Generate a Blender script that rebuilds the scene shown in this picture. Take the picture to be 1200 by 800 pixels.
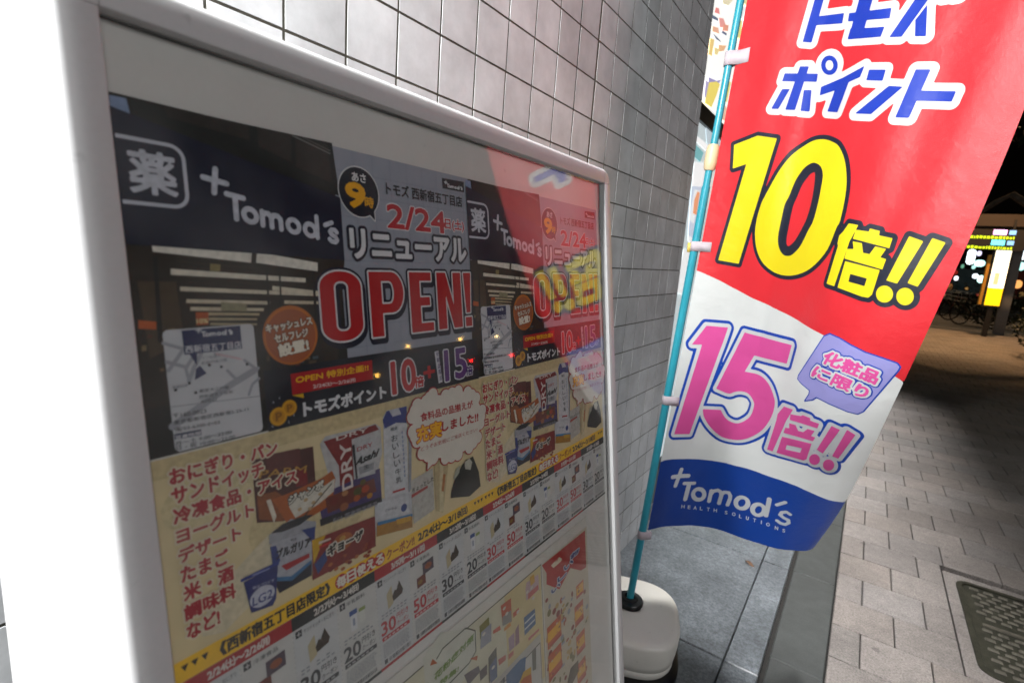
import bpy, bmesh, math, random
import numpy as np
from mathutils import Vector, Matrix
random.seed(7)
rng = np.random.default_rng(11)
for o in list(bpy.data.objects):
    bpy.data.objects.remove(o)
scene = bpy.context.scene
COL = scene.collection

# ------------------------------------------------------------------ camera, world, lights
# world axes: X away from the tiled wall, Y along the street, Z up; the camera stands at x=0, y=0
CAM_H = 1.2296
FPX = 601.23                      # focal length in pixels of the 1200 px wide photograph
ROT = np.array([[0.81624, -0.07159, 0.57326], [0.15685, 0.98248, -0.10063], [-0.55602, 0.17206, 0.81317]])
def w3(r):                        # (right, down, along) -> (X, Y, Z)
    return Vector((r[0], r[2], -r[1]))
cam_d = bpy.data.cameras.new('Camera')
cam = bpy.data.objects.new('Camera', cam_d)
COL.objects.link(cam)
right, down, fwd = w3(ROT[0]).normalized(), w3(ROT[1]).normalized(), w3(ROT[2]).normalized()
m = Matrix((right, -down, -fwd)).transposed().to_4x4()
m.translation = Vector((0, 0, CAM_H))
cam.matrix_world = m
cam_d.sensor_width = 36
cam_d.lens = FPX / 1200 * 36
cam_d.clip_start = 0.02
cam_d.clip_end = 500
cam_d.dof.use_dof = True
cam_d.dof.focus_distance = 0.78
cam_d.dof.aperture_fstop = 7.5
scene.camera = cam

scene.view_settings.view_transform = 'Standard'
scene.view_settings.look = 'None'
scene.view_settings.exposure = 0
scene.view_settings.gamma = 1
scene.cycles.use_denoising = True
scene.cycles.max_bounces = 6
scene.cycles.transparent_max_bounces = 12
scene.cycles.sample_clamp_indirect = 4

world = bpy.data.worlds.new('World')
scene.world = world
world.use_nodes = True
wn = world.node_tree
sky = wn.nodes.new('ShaderNodeTexSky')
sky.sky_type = 'NISHITA'
sky.sun_disc = False
sky.sun_elevation = math.radians(-6)
sky.sun_rotation = math.radians(200)
bg = wn.nodes['Background']
bg.inputs[1].default_value = 0.08
wn.links.new(sky.outputs[0], bg.inputs[0])

def area(name, loc, target, sx, sy, power, col, spread=180):
    d = bpy.data.lights.new(name, 'AREA')
    d.shape = 'RECTANGLE'
    d.size, d.size_y = sx, sy
    d.energy = power
    d.color = col
    d.spread = math.radians(spread)
    o = bpy.data.objects.new(name, d)
    COL.objects.link(o)
    o.location = loc
    o.rotation_euler = (Vector(target) - Vector(loc)).to_track_quat('-Z', 'Y').to_euler()
    return o
WHITE_L = (1.0, 0.995, 0.985)
# lit shop front to the left of and behind the camera: canopy tubes close to the wall
area('shopfront_light', (-0.50, -1.25, 2.5), (-0.2, 1.5, 1.05), 0.14, 0.5, 60, WHITE_L)
area('shopfront_tube_light', (-0.47, -0.30, 2.30), (-0.56, 0.5, 1.2), 0.08, 0.5, 54, (0.98, 1.0, 0.985))
area('side_fill_light', (-0.57, -1.1, 1.15), (-0.55, 1.0, 0.9), 0.10, 1.3, 20, WHITE_L)  # unseen fill, added to whiten the sign's side panel and the wall beside it
# unseen lamp, added under the added canopy beyond the tiled wall: lights the pavement beside the building
area('pavement_fill_light', (-0.05, 4.1, 2.95), (-0.05, 4.1, 0), 0.10, 5.0, 41, (1.0, 0.98, 0.97), 36)
# street side: unseen fill lamp added to brighten the signboard front
area('street_fill_light', (4.5, -1.0, 3.0), (0, 0.6, 1.0), 2.8, 2.0, 88, (0.98, 0.985, 1.0))
def point(name, loc, power, col, r=0.1):
    d = bpy.data.lights.new(name, 'POINT')
    d.energy = power; d.color = col; d.shadow_soft_size = r
    o = bpy.data.objects.new(name, d); COL.objects.link(o); o.location = loc
    return o
point('far_street_light', (5.6, 22.0, 4.6), 170, (1.0, 0.86, 0.66), 0.15)  # unseen lamp added to lift the dark bicycles
sp = bpy.data.lights.new('far_street_light', 'SPOT'); sp.energy = 1700; sp.color = (1.0, 0.56, 0.26); sp.spot_size = math.radians(112); sp.spot_blend = 0.7; sp.shadow_soft_size = 0.15  # unseen spot added to warm and brighten the far pavement
so = bpy.data.objects.new('far_street_light', sp); COL.objects.link(so); so.location = (2.2, 15.0, 5.2)
point('far_street_light', (1.2, 24.0, 4.5), 300, (1.0, 0.66, 0.34), 0.15)

# ------------------------------------------------------------------ materials
def lin(c):
    return c / 12.92 if c <= 0.04045 else ((c + 0.055) / 1.055) ** 2.4
def hx(s):
    s = s.lstrip('#')
    return tuple(lin(int(s[i:i + 2], 16) / 255) for i in (0, 2, 4)) + (1,)
MATS = {}
def mat(name, col, rough=0.5, spec=0.5, noise=0.0, nscale=40, bump=0.0, bscale=200, metal=0, coat=0, emit=0, emcol=None):
    if name in MATS:
        return MATS[name]
    m = bpy.data.materials.new(name)
    m.use_nodes = True
    nt = m.node_tree
    b = nt.nodes['Principled BSDF']
    c = hx(col) if isinstance(col, str) else tuple(col) + (1,)
    b.inputs['Base Color'].default_value = c
    b.inputs['Roughness'].default_value = rough
    b.inputs['Specular IOR Level'].default_value = spec
    b.inputs['Metallic'].default_value = metal
    b.inputs['Coat Weight'].default_value = coat
    if emit:
        b.inputs['Emission Color'].default_value = hx(emcol or col)
        b.inputs['Emission Strength'].default_value = emit
    if noise or bump:
        tc = nt.nodes.new('ShaderNodeTexCoord')
    if noise:
        n = nt.nodes.new('ShaderNodeTexNoise')
        n.inputs['Scale'].default_value = nscale
        n.inputs['Detail'].default_value = 5
        nt.links.new(tc.outputs['Object'], n.inputs['Vector'])
        mr = nt.nodes.new('ShaderNodeMapRange')
        mr.inputs[1].default_value = 0.3; mr.inputs[2].default_value = 0.7
        mr.inputs[3].default_value = 1 - noise; mr.inputs[4].default_value = 1 + noise
        nt.links.new(n.outputs[0], mr.inputs[0])
        mx = nt.nodes.new('ShaderNodeVectorMath'); mx.operation = 'SCALE'
        mx.inputs[0].default_value = c[:3]
        nt.links.new(mr.outputs[0], mx.inputs['Scale'])
        nt.links.new(mx.outputs[0], b.inputs['Base Color'])
    if bump:
        n2 = nt.nodes.new('ShaderNodeTexNoise')
        n2.inputs['Scale'].default_value = bscale
        n2.inputs['Detail'].default_value = 4
        nt.links.new(tc.outputs['Object'], n2.inputs['Vector'])
        bp = nt.nodes.new('ShaderNodeBump')
        bp.inputs['Strength'].default_value = bump
        bp.inputs['Distance'].default_value = 0.003
        nt.links.new(n2.outputs[0], bp.inputs['Height'])
        nt.links.new(bp.outputs[0], b.inputs['Normal'])
    MATS[name] = m
    return m
def ink(col):                     # a printing ink on paper
    return mat('ink_' + col.strip('#'), col, rough=0.55, spec=0.25, noise=0.05, nscale=60)

def photo_ink(col):               # an ink inside a printed photograph: mottled
    return mat('photo_ink_' + col.strip('#'), col, rough=0.5, spec=0.25, noise=0.15, nscale=240)
# ------------------------------------------------------------------ object helpers
def link_mesh(name, verts, faces, mats, parent=None, smooth=False, fmat=None, cols=None):
    me = bpy.data.meshes.new(name)
    me.from_pydata([tuple(v) for v in verts], [], [tuple(f) for f in faces])
    for mm in (mats if isinstance(mats, (list, tuple)) else [mats]):
        me.materials.append(mm)
    if fmat is not None:
        me.polygons.foreach_set('material_index', fmat)
    if smooth:
        me.polygons.foreach_set('use_smooth', [True] * len(me.polygons))
    if cols is not None:          # per-face tint for tiles and pavers (fired / cast colour differences)
        at = me.color_attributes.new('tint', 'FLOAT_COLOR', 'CORNER')
        buf = []
        for p, c in zip(me.polygons, cols):
            buf += [c, c, c, 1.0] * p.loop_total if not isinstance(c, tuple) else list(c + (1.0,)) * p.loop_total
        at.data.foreach_set('color', buf)
    me.update()
    o = bpy.data.objects.new(name, me)
    COL.objects.link(o)
    if parent:
        o.parent = parent
    return o
def tag(o, label, cat, group=None, kind=None):
    o['label'] = label
    o['category'] = cat
    if group: o['group'] = group
    if kind: o['kind'] = kind
    return o
def struct(o):
    o['kind'] = 'structure'
    return o
def empty(name, loc=(0, 0, 0), mat4=None):
    o = bpy.data.objects.new(name, None)
    o.empty_display_size = 0.1
    COL.objects.link(o)
    if mat4 is not None: o.matrix_world = mat4
    else: o.location = loc
    return o
class MB:                         # mesh builder
    def __init__(s): s.v = []; s.f = []; s.m = []; s.c = []
    def add(s, vs, fs, mi=0, c=1.0):
        b = len(s.v); s.v += [tuple(v) for v in vs]
        for f in fs: s.f.append([b + i for i in f]); s.m.append(mi); s.c.append(c)
    def box(s, x0, x1, y0, y1, z0, z1, mi=0, c=1.0):
        s.add([(x0, y0, z0), (x1, y0, z0), (x1, y1, z0), (x0, y1, z0), (x0, y0, z1), (x1, y0, z1), (x1, y1, z1), (x0, y1, z1)],
              [(0, 3, 2, 1), (4, 5, 6, 7), (0, 1, 5, 4), (1, 2, 6, 5), (2, 3, 7, 6), (3, 0, 4, 7)], mi, c)
    def tube(s, pts, rad, n=10, mi=0, cap=True):
        pts = [Vector(p) for p in pts]
        rad = rad if isinstance(rad, (list, tuple)) else [rad] * len(pts)
        vs = []
        for i, p in enumerate(pts):
            d = (pts[min(i + 1, len(pts) - 1)] - pts[max(i - 1, 0)]).normalized()
            a = d.cross(Vector((0.3, 0.2, 1)) if abs(d.z) < 0.9 else Vector((1, 0.1, 0))).normalized()
            b = d.cross(a)
            for k in range(n):
                t = 2 * math.pi * k / n
                vs.append(p + (a * math.cos(t) + b * math.sin(t)) * rad[i])
        fs = []
        for i in range(len(pts) - 1):
            for k in range(n):
                fs.append((i * n + k, i * n + (k + 1) % n, (i + 1) * n + (k + 1) % n, (i + 1) * n + k))
        if cap:
            fs.append(tuple(range(n))[::-1]); fs.append(tuple((len(pts) - 1) * n + k for k in range(n)))
        s.add(vs, fs, mi)
    def lathe(s, prof, c=(0, 0, 0), n=48, mi=0, power=2.0):   # power > 2 gives a squarish plan
        vs = []
        for r, z in prof:
            for k in range(n):
                t = 2 * math.pi * k / n
                ct, st = math.cos(t), math.sin(t)
                q = (abs(ct) ** power + abs(st) ** power) ** (-1 / power)
                vs.append((c[0] + r * q * ct, c[1] + r * q * st, c[2] + z))
        fs = []
        for i in range(len(prof) - 1):
            for k in range(n):
                fs.append((i * n + k, i * n + (k + 1) % n, (i + 1) * n + (k + 1) % n, (i + 1) * n + k))
        fs.append(tuple((len(prof) - 1) * n + k for k in range(n)))
        s.add(vs, fs, mi)
    def build(s, name, mats, parent=None, smooth=False, tint=False):
        return link_mesh(name, s.v, s.f, mats, parent, smooth, s.m, s.c if tint else None)
def smooth_by_angle(o, deg=35):
    me = o.data
    me.polygons.foreach_set('use_smooth', [True] * len(me.polygons))
    bm = bmesh.new(); bm.from_mesh(me)
    for e in bm.edges:
        if len(e.link_faces) == 2 and e.calc_face_angle(0) > math.radians(deg): e.smooth = False
    bm.to_mesh(me); bm.free()

# ------------------------------------------------------------------ survey: from a point of the photograph to a place
def ray(px, py):
    v = ROT.T @ np.array([px - 600, py - 400, FPX])
    return np.array([v[0], v[2], -v[1]])
O3 = np.array([0, 0, CAM_H])
def plane(px, py, ax, val):
    d = ray(px, py)
    return O3 + d * (val - O3[ax]) / d[ax]
SA = math.radians(8.32)           # the signboard leans back by 8.3 degrees
SC = 0.335                        # distance from the lens to the plane of its panel
SN = np.array([math.cos(SA), 0, math.sin(SA)])
SU = np.array([0, 1.0, 0]); SV = np.array([math.sin(SA), 0, -math.cos(SA)])
U0, V0 = 0.1122, -0.118           # top left corner of the left flyer on the panel
def FL(px, py):                   # photo -> sheet coordinates (metres from the flyer's top left, y up)
    d = ray(px, py)
    P = d * (-SC / (d @ SN))
    return np.array([P @ SU - U0, -(P @ SV) + V0])
def sign_matrix(u, v, w=0.0):     # local frame on the panel: x along the street, y up the panel, z out of it
    p = O3 - SC * SN + u * SU + v * SV + w * SN
    M = Matrix.Identity(4)
    for i in range(3):
        M[i][0] = SU[i]; M[i][1] = -SV[i]; M[i][2] = SN[i]; M[i][3] = p[i]
    return M

# ------------------------------------------------------------------ distance-field shapes (for lettering with outlines)
class Field:
    def __init__(s, x0, y0, x1, y1, h):
        s.h = h; s.x0 = x0; s.y0 = y0
        s.nx = int(math.ceil((x1 - x0) / h)) + 1; s.ny = int(math.ceil((y1 - y0) / h)) + 1
        s.D = np.full((s.ny, s.nx), 1e3); s.W = np.zeros((s.ny, s.nx), int)
    def _win(s, P, pad):
        i0 = max(0, int((P[:, 0].min() - pad - s.x0) / s.h)); i1 = min(s.nx, int((P[:, 0].max() + pad - s.x0) / s.h) + 2)
        j0 = max(0, int((P[:, 1].min() - pad - s.y0) / s.h)); j1 = min(s.ny, int((P[:, 1].max() + pad - s.y0) / s.h) + 2)
        return i0, i1, j0, j1
    def path(s, P, closed, pad, half=0.0):
        P = np.asarray(P, float)
        i0, i1, j0, j1 = s._win(P, pad + half)
        if i1 <= i0 or j1 <= j0: return
        X, Y = np.meshgrid(s.x0 + s.h * np.arange(i0, i1), s.y0 + s.h * np.arange(j0, j1))
        D = np.full(X.shape, 1e3); W = np.zeros(X.shape, int)
        n = len(P)
        for k in range(n if closed else n - 1):
            a, b = P[k], P[(k + 1) % n]
            d = b - a; L = d @ d
            if L < 1e-16: continue
            t = np.clip(((X - a[0]) * d[0] + (Y - a[1]) * d[1]) / L, 0, 1)
            np.minimum(D, np.hypot(X - a[0] - t * d[0], Y - a[1] - t * d[1]), out=D)
            if closed:
                cr = (Y - a[1]) * d[0] - (X - a[0]) * d[1]
                W += ((a[1] <= Y) & (b[1] > Y) & (cr > 0)).astype(int) - ((a[1] > Y) & (b[1] <= Y) & (cr < 0)).astype(int)
        sl = (slice(j0, j1), slice(i0, i1))
        s.D[sl] = np.minimum(s.D[sl], D - half)
        if closed: s.W[sl] += W
    def f(s): return np.where(s.W != 0, -np.abs(s.D), s.D)
def cells(f, x0, y0, h, run=1):
    """polygons (list of 2-D points) covering f < 0; whole cells merged into runs"""
    out = []
    ins = f < 0
    anyc = ins[:-1, :-1] | ins[:-1, 1:] | ins[1:, :-1] | ins[1:, 1:]
    allc = ins[:-1, :-1] & ins[:-1, 1:] & ins[1:, :-1] & ins[1:, 1:]
    for j in range(f.shape[0] - 1):
        idx = np.nonzero(anyc[j])[0]
        k = 0
        while k < len(idx):
            i = idx[k]
            if allc[j, i]:
                e = k
                while e + 1 < len(idx) and e + 1 - k < run and idx[e + 1] == idx[e] + 1 and allc[j, idx[e + 1]]: e += 1
                xa, xb, ya = x0 + i * h, x0 + (idx[e] + 1) * h, y0 + j * h
                out.append([(xa, ya), (xb, ya), (xb, ya + h), (xa, ya + h)])
                k = e + 1
                continue
            cs = [(i, j), (i + 1, j), (i + 1, j + 1), (i, j + 1)]
            poly = []
            for q in range(4):
                (ia, ja), (ib, jb) = cs[q], cs[(q + 1) % 4]
                fa, fb = f[ja, ia], f[jb, ib]
                if fa < 0: poly.append((x0 + ia * h, y0 + ja * h))
                if (fa < 0) != (fb < 0):
                    t = fa / (fa - fb)
                    poly.append((x0 + (ia + (ib - ia) * t) * h, y0 + (ja + (jb - ja) * t) * h))
            if len(poly) >= 3: out.append(poly)
            k += 1
    return out
# glyph outlines from Blender's built-in font
GL = {}
def glyphs(txt, res=3):
    if (txt, res) in GL: return GL[(txt, res)]
    cu = bpy.data.curves.new('t', 'FONT'); cu.body = txt; cu.fill_mode = 'NONE'; cu.resolution_u = res
    ob = bpy.data.objects.new('t', cu); COL.objects.link(ob)
    dg = bpy.context.evaluated_depsgraph_get()
    me = bpy.data.meshes.new_from_object(ob.evaluated_get(dg), depsgraph=dg)
    co = np.array([v.co[:2] for v in me.vertices]) if len(me.vertices) else np.zeros((0, 2))
    nxt = {}
    for e in me.edges: nxt.setdefault(e.vertices[0], []).append(e.vertices[1]); nxt.setdefault(e.vertices[1], []).append(e.vertices[0])
    seen = set(); loops = []
    for v in range(len(co)):
        if v in seen or v not in nxt: continue
        lp = [v]; seen.add(v); cur = v
        while True:
            c = [q for q in nxt[cur] if q not in seen]
            if not c: break
            cur = min(c, key=lambda q: (q != cur + 1, q)); lp.append(cur); seen.add(cur)
        if len(lp) > 2: loops.append(co[lp])
    bpy.data.objects.remove(ob); bpy.data.curves.remove(cu); bpy.data.meshes.remove(me)
    GL[(txt, res)] = loops
    return loops
LOGO_W = 0.31
def circ(cx, cy, rx, ry=None, n=22):
    ry = rx if ry is None else ry
    return [(cx + rx * math.cos(2 * math.pi * k / n), cy + ry * math.sin(2 * math.pi * k / n)) for k in range(n)]
LOGO = [[(-1.15, 2.0), (0.1, 2.0)], [(-0.46, 2.65), (-0.62, 1.3)], [(0.05, 1.42), (1.0, 1.42)], [(0.52, 1.42), (0.52, 0.1)], circ(1.34, 0.5, 0.38) + [(1.72, 0.5)],
        [(2.08, 0.1), (2.08, 0.92)], [(2.08, 0.65), (2.22, 0.86), (2.46, 0.88), (2.64, 0.72), (2.66, 0.1)], [(2.66, 0.65), (2.8, 0.86), (3.05, 0.88), (3.24, 0.72), (3.26, 0.1)],
        circ(4.1, 0.5, 0.39) + [(4.49, 0.5)], circ(5.28, 0.5, 0.39) + [(5.67, 0.5)], [(5.8, 1.5), (5.8, 0.1)], [(6.42, 1.08), (6.95, 1.36)],
        [(7.32, 0.78), (7.16, 0.9), (6.9, 0.88), (6.78, 0.72), (6.9, 0.55), (7.22, 0.42), (7.32, 0.24), (7.18, 0.08), (6.88, 0.08), (6.72, 0.2)]]

def ccw(l):
    a = np.asarray(l, float)
    return a if (a[:, 0] * np.roll(a[:, 1], -1) - np.roll(a[:, 0], -1) * a[:, 1]).sum() > 0 else a[::-1]
class Print:
    """a printed surface: shapes in sheet coordinates, stacked in thin layers of ink"""
    def __init__(s, pmap, surf=None, step=0.00011):
        s.pmap = pmap; s.surf = surf or (lambda x, y, z: (x, y, z)); s.step = step
        s.v = []; s.f = []; s.m = []; s.mats = []
    tick = 0; photo = False
    def next(s): Print.tick = (Print.tick + 1) % 50
    def mi(s, m):
        m = (photo_ink(m) if s.photo else ink(m)) if isinstance(m, str) else m
        if m not in s.mats: s.mats.append(m)
        return s.mats.index(m)
    def raw(s, pts, m, layer):
        b = len(s.v)
        z = layer * s.step + Print.tick * 2e-6      # no two inks on one plane
        s.v += [s.surf(p[0], p[1], z) for p in pts]
        s.f.append(list(range(b, b + len(pts)))); s.m.append(s.mi(m))
    def P(s, pts): return [s.pmap(*p) for p in pts]
    def poly(s, px, m, layer): s.next(); s.raw(s.P(px), m, layer)
    def rect(s, x0, y0, x1, y1, m, layer): s.next(); s.raw([(x0, y0), (x1, y0), (x1, y1), (x0, y1)], m, layer)
    def shape(s, m, layer, loops=(), lines=(), half=0.0, off=0.0, h=0.0006, run=12, soft=0.0):
        """closed loops and stroked lines (local coords), grown by off"""
        s.next()
        allp = np.array([p for l in list(loops) + list(lines) for p in l], float)
        pad = half + max(off, 0) + 3 * h
        F = Field(allp[:, 0].min() - pad, allp[:, 1].min() - pad, allp[:, 0].max() + pad, allp[:, 1].max() + pad, h)
        for l in loops: F.path(l, True, max(off, 0) + 3 * h)
        f = F.f()
        if lines:
            G = Field(allp[:, 0].min() - pad, allp[:, 1].min() - pad, allp[:, 0].max() + pad, allp[:, 1].max() + pad, h)
            for l in lines: G.path(l, False, max(off, 0) + 3 * h, half)
            f = np.minimum(f, G.D)
        f = f - off + 1e-9
        for poly in cells(f, F.x0, F.y0, h, run): s.raw(poly, m, layer)
    def layers(s, specs, layer, loops=(), lines=(), half=0.0, h=0.0006, run=12):
        """specs: [(material, offset)] from the back to the front"""
        for i, (m, off) in enumerate(specs):
            s.shape(m, layer + i, loops, lines, half, off, h, run)
    def textloops(s, txt, A, B, C, res=3, shear=0.0):
        """glyph loops with their bounding box put on the frame A (bottom left), B (bottom right), C (top left)"""
        L = glyphs(txt, res)
        al = np.concatenate(L); lo, hi = al.min(0), al.max(0)
        A, B, C = map(np.asarray, (A, B, C))
        out = []
        for l in L:
            q = (l - lo) / (hi - lo)
            out.append(A + np.outer(q[:, 0], B - A) + np.outer(q[:, 1], C - A) + np.outer(q[:, 1], (B - A) * 0 + np.array([shear, 0])))
        return out
    def box_text(s, txt, bl, tr, specs, layer, bold=0.0, res=3, q=42, shear=0.0):
        """text filling the box given by two photo points (bottom left, top right)"""
        a, b = s.pmap(*bl), s.pmap(*tr)
        s.loc_text(txt, a[0], a[1], b[0], b[1], specs, layer, bold, res, q, shear)
    def tri_text(s, txt, bl, br, tl, specs, layer, bold=0.0, res=3, q=36, shear=0.0):
        """text on the frame given by three photo points (bottom left, bottom right, top left)"""
        A, B, C = s.pmap(*bl), s.pmap(*br), s.pmap(*tl)
        lp = s.textloops(txt, A, B, C, res, shear)
        if isinstance(specs, str): specs = [(specs, 0)]
        H = np.linalg.norm(C - A); h = max(H / q, 0.00008)
        for i, (m, off) in enumerate(specs): s.shape(m, layer + i, lp, off=off + bold * H, h=h, run=10)
    def loc_text(s, txt, x0, y0, x1, y1, specs, layer, bold=0.0, res=3, q=42, shear=0.0):
        lp = s.textloops(txt, (x0, y0), (x1, y0), (x0, y1), res, shear)
        if isinstance(specs, str): specs = [(specs, 0)]
        H = y1 - y0
        h = max(H / q, 0.00008)
        for i, (m, off) in enumerate(specs):
            s.shape(m, layer + i, lp, off=off + bold * H, h=h, run=10)
    def logo(s, A, B, C, specs, layer, h=0.0005):
        """the shop's word mark; A, B = baseline at the T's stem and at the s, C = top of the T (local coords)"""
        A, B, C = map(np.asarray, (A, B, C))
        ex = (B - A) / (7.05 - 0.52); ey = (C - A) / 1.6
        lines = [[A + ex * (x - 0.52) + ey * y for x, y in l] for l in LOGO]
        half = LOGO_W / 2 * (np.linalg.norm(ex) + np.linalg.norm(ey)) / 2
        for i, (m, off) in enumerate(specs):
            s.shape(m, layer + i, lines=lines, half=half, off=off, h=h)
    def build(s, name, parent=None):
        return link_mesh(name, s.v, s.f, s.mats, parent, False, s.m)

# ================================================================== THE SETTING
def mix_mat(name, builder):
    m = bpy.data.materials.new(name); m.use_nodes = True
    builder(m.node_tree, m.node_tree.nodes['Principled BSDF'])
    return m
def tint_surface(name, base, rough, amp_scale, bump, speck=None, stain=None, spec=0.5, gum=False):
    """base colour * per-piece tint * fine noise, with optional speckle and stains"""
    def b(nt, p):
        N, L = nt.nodes, nt.links
        tc = N.new('ShaderNodeTexCoord')
        at = N.new('ShaderNodeAttribute'); at.attribute_name = 'tint'
        n = N.new('ShaderNodeTexNoise'); n.inputs['Scale'].default_value = amp_scale; n.inputs['Detail'].default_value = 8; n.inputs['Roughness'].default_value = 0.65
        L.new(tc.outputs['Object'], n.inputs['Vector'])
        mr = N.new('ShaderNodeMapRange'); mr.inputs[1].default_value = 0.3; mr.inputs[2].default_value = 0.7; mr.inputs[3].default_value = 0.8; mr.inputs[4].default_value = 1.2
        L.new(n.outputs[0], mr.inputs[0])
        v = N.new('ShaderNodeVectorMath'); v.operation = 'MULTIPLY'; v.inputs[0].default_value = hx(base)[:3]
        L.new(at.outputs['Color'], v.inputs[1])
        v2 = N.new('ShaderNodeVectorMath'); v2.operation = 'SCALE'
        L.new(v.outputs[0], v2.inputs[0]); L.new(mr.outputs[0], v2.inputs['Scale'])
        last = v2.outputs[0]
        if speck:
            sc, lo, hi = speck
            vo = N.new('ShaderNodeTexNoise'); vo.inputs['Scale'].default_value = sc; vo.inputs['Detail'].default_value = 3; vo.inputs['Roughness'].default_value = 0.8
            L.new(tc.outputs['Object'], vo.inputs['Vector'])
            m2 = N.new('ShaderNodeMapRange'); m2.inputs[1].default_value = 0.36; m2.inputs[2].default_value = 0.64; m2.inputs[3].default_value = lo; m2.inputs[4].default_value = hi
            L.new(vo.outputs[0], m2.inputs[0])
            v3 = N.new('ShaderNodeVectorMath'); v3.operation = 'SCALE'
            L.new(last, v3.inputs[0]); L.new(m2.outputs[0], v3.inputs['Scale']); last = v3.outputs[0]
        if stain:
            sc, lo = stain
            s1 = N.new('ShaderNodeTexNoise'); s1.inputs['Scale'].default_value = sc; s1.inputs['Detail'].default_value = 6
            L.new(tc.outputs['Object'], s1.inputs['Vector'])
            m3 = N.new('ShaderNodeMapRange'); m3.inputs[1].default_value = 0.35; m3.inputs[2].default_value = 0.6; m3.inputs[3].default_value = lo; m3.inputs[4].default_value = 1.0
            L.new(s1.outputs[0], m3.inputs[0])
            v4 = N.new('ShaderNodeVectorMath'); v4.operation = 'SCALE'
            L.new(last, v4.inputs[0]); L.new(m3.outputs[0], v4.inputs['Scale']); last = v4.outputs[0]
        if gum:                   # trodden-in chewing gum spots and small dark marks
            vg = N.new('ShaderNodeTexVoronoi'); vg.inputs['Scale'].default_value = 5.5; vg.inputs['Randomness'].default_value = 1
            L.new(tc.outputs['Object'], vg.inputs['Vector'])
            gr = N.new('ShaderNodeMapRange'); gr.inputs[1].default_value = 0.055; gr.inputs[2].default_value = 0.075; gr.inputs[3].default_value = 0.62; gr.inputs[4].default_value = 1.0
            L.new(vg.outputs['Distance'], gr.inputs[0])
            v5 = N.new('ShaderNodeVectorMath'); v5.operation = 'SCALE'
            L.new(last, v5.inputs[0]); L.new(gr.outputs[0], v5.inputs['Scale']); last = v5.outputs[0]
        L.new(last, p.inputs['Base Color'])
        p.inputs['Roughness'].default_value = rough
        p.inputs['Specular IOR Level'].default_value = spec
        if bump:
            bn = N.new('ShaderNodeTexNoise'); bn.inputs['Scale'].default_value = bump[0]; bn.inputs['Detail'].default_value = 5
            L.new(tc.outputs['Object'], bn.inputs['Vector'])
            bp = N.new('ShaderNodeBump'); bp.inputs['Strength'].default_value = bump[1]; bp.inputs['Distance'].default_value = 0.002
            L.new(bn.outputs[0], bp.inputs['Height']); L.new(bp.outputs[0], p.inputs['Normal'])
    return mix_mat(name, b)
M_TILE = tint_surface('glazed_tile', '#bcbec0', 0.46, 9, (14, 0.06), stain=(3.5, 0.9))
M_GROUT = mat('grout', '#5a5850', 0.9, noise=0.2, nscale=30)
M_GRANITE = tint_surface('granite', '#666b6f', 0.3, 25, (120, 0.22), speck=(95, 0.58, 1.38), stain=(4.5, 0.62))
M_KERB = tint_surface('kerb_stone', '#363938', 0.6, 20, (300, 0.2), speck=(220, 0.8, 1.2), stain=(5, 0.8))
M_PAVER = tint_surface('concrete_paver', '#746e6a', 0.7, 30, (200, 0.6), speck=(170, 0.62, 1.38), stain=(2.2, 0.7), gum=True)
M_DARK = mat('joint_dirt', '#1a1917', 0.95, noise=0.3)
M_ASPH = mat('asphalt', (0.045, 0.045, 0.048), 0.85, noise=0.25, nscale=120, bump=0.6, bscale=260)

# ground sheet, road and far ground
g = MB(); g.box(-60, 90, -40, 160, -0.6, -0.024)
struct(g.build('ground', M_DARK))
g = MB(); g.box(4.6, 12.5, -40, 160, -0.3, -0.10)
def slab(mb, x0, x1, y0, y1, z, t=0.03, bev=0.003, c=1.0, tilt=0.0):
    dz = [random.uniform(-tilt, tilt) for _ in range(4)]
    a = [(x0, y0), (x1, y0), (x1, y1), (x0, y1)]
    b = [(x0 + bev, y0 + bev), (x1 - bev, y0 + bev), (x1 - bev, y1 - bev), (x0 + bev, y1 - bev)]
    vs = [(x, y, z - t) for x, y in a] + [(x, y, z - bev) for x, y in a] + [(x, y, z + dz[i]) for i, (x, y) in enumerate(b)]
    fs = [(8, 9, 10, 11)]
    for k in range(4):
        q = (k + 1) % 4
        fs += [(k, q, 4 + q, 4 + k), (4 + k, 4 + q, 8 + q, 8 + k)]
    mb.add(vs, fs, 0, c)
g = MB()
ys = [1.61 + 0.707 * k for k in range(-8, 22)]
for y0, y1 in zip(ys, ys[1:]):
    slab(g, -1.05 + 0.003, -0.2 - 0.0018, y0 + 0.0018, y1 - 0.0018, 0.004, c=random.uniform(0.9, 1.08))
    slab(g, -0.2 + 0.0018, -0.099, y0 + 0.0018, y1 - 0.0018, 0.004, c=random.uniform(0.92, 1.1))
struct(g.build('granite_apron', M_GRANITE, tint=True))
g = MB()
for k in range(-10, 36):
    y0 = 1.73 + 0.6 * k
    slab(g, -0.083, 0.067, y0 + 0.0012, y0 + 0.6 - 0.0012, 0.0, c=random.uniform(0.92, 1.06))
struct(g.build('kerb_strip', M_KERB, tint=True))
g = MB()
MX0, MX1, MY0, MY1 = 0.44, 1.14, 2.06, 2.80      # the concrete surround of the manhole interrupts the paving
row = 0
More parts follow.
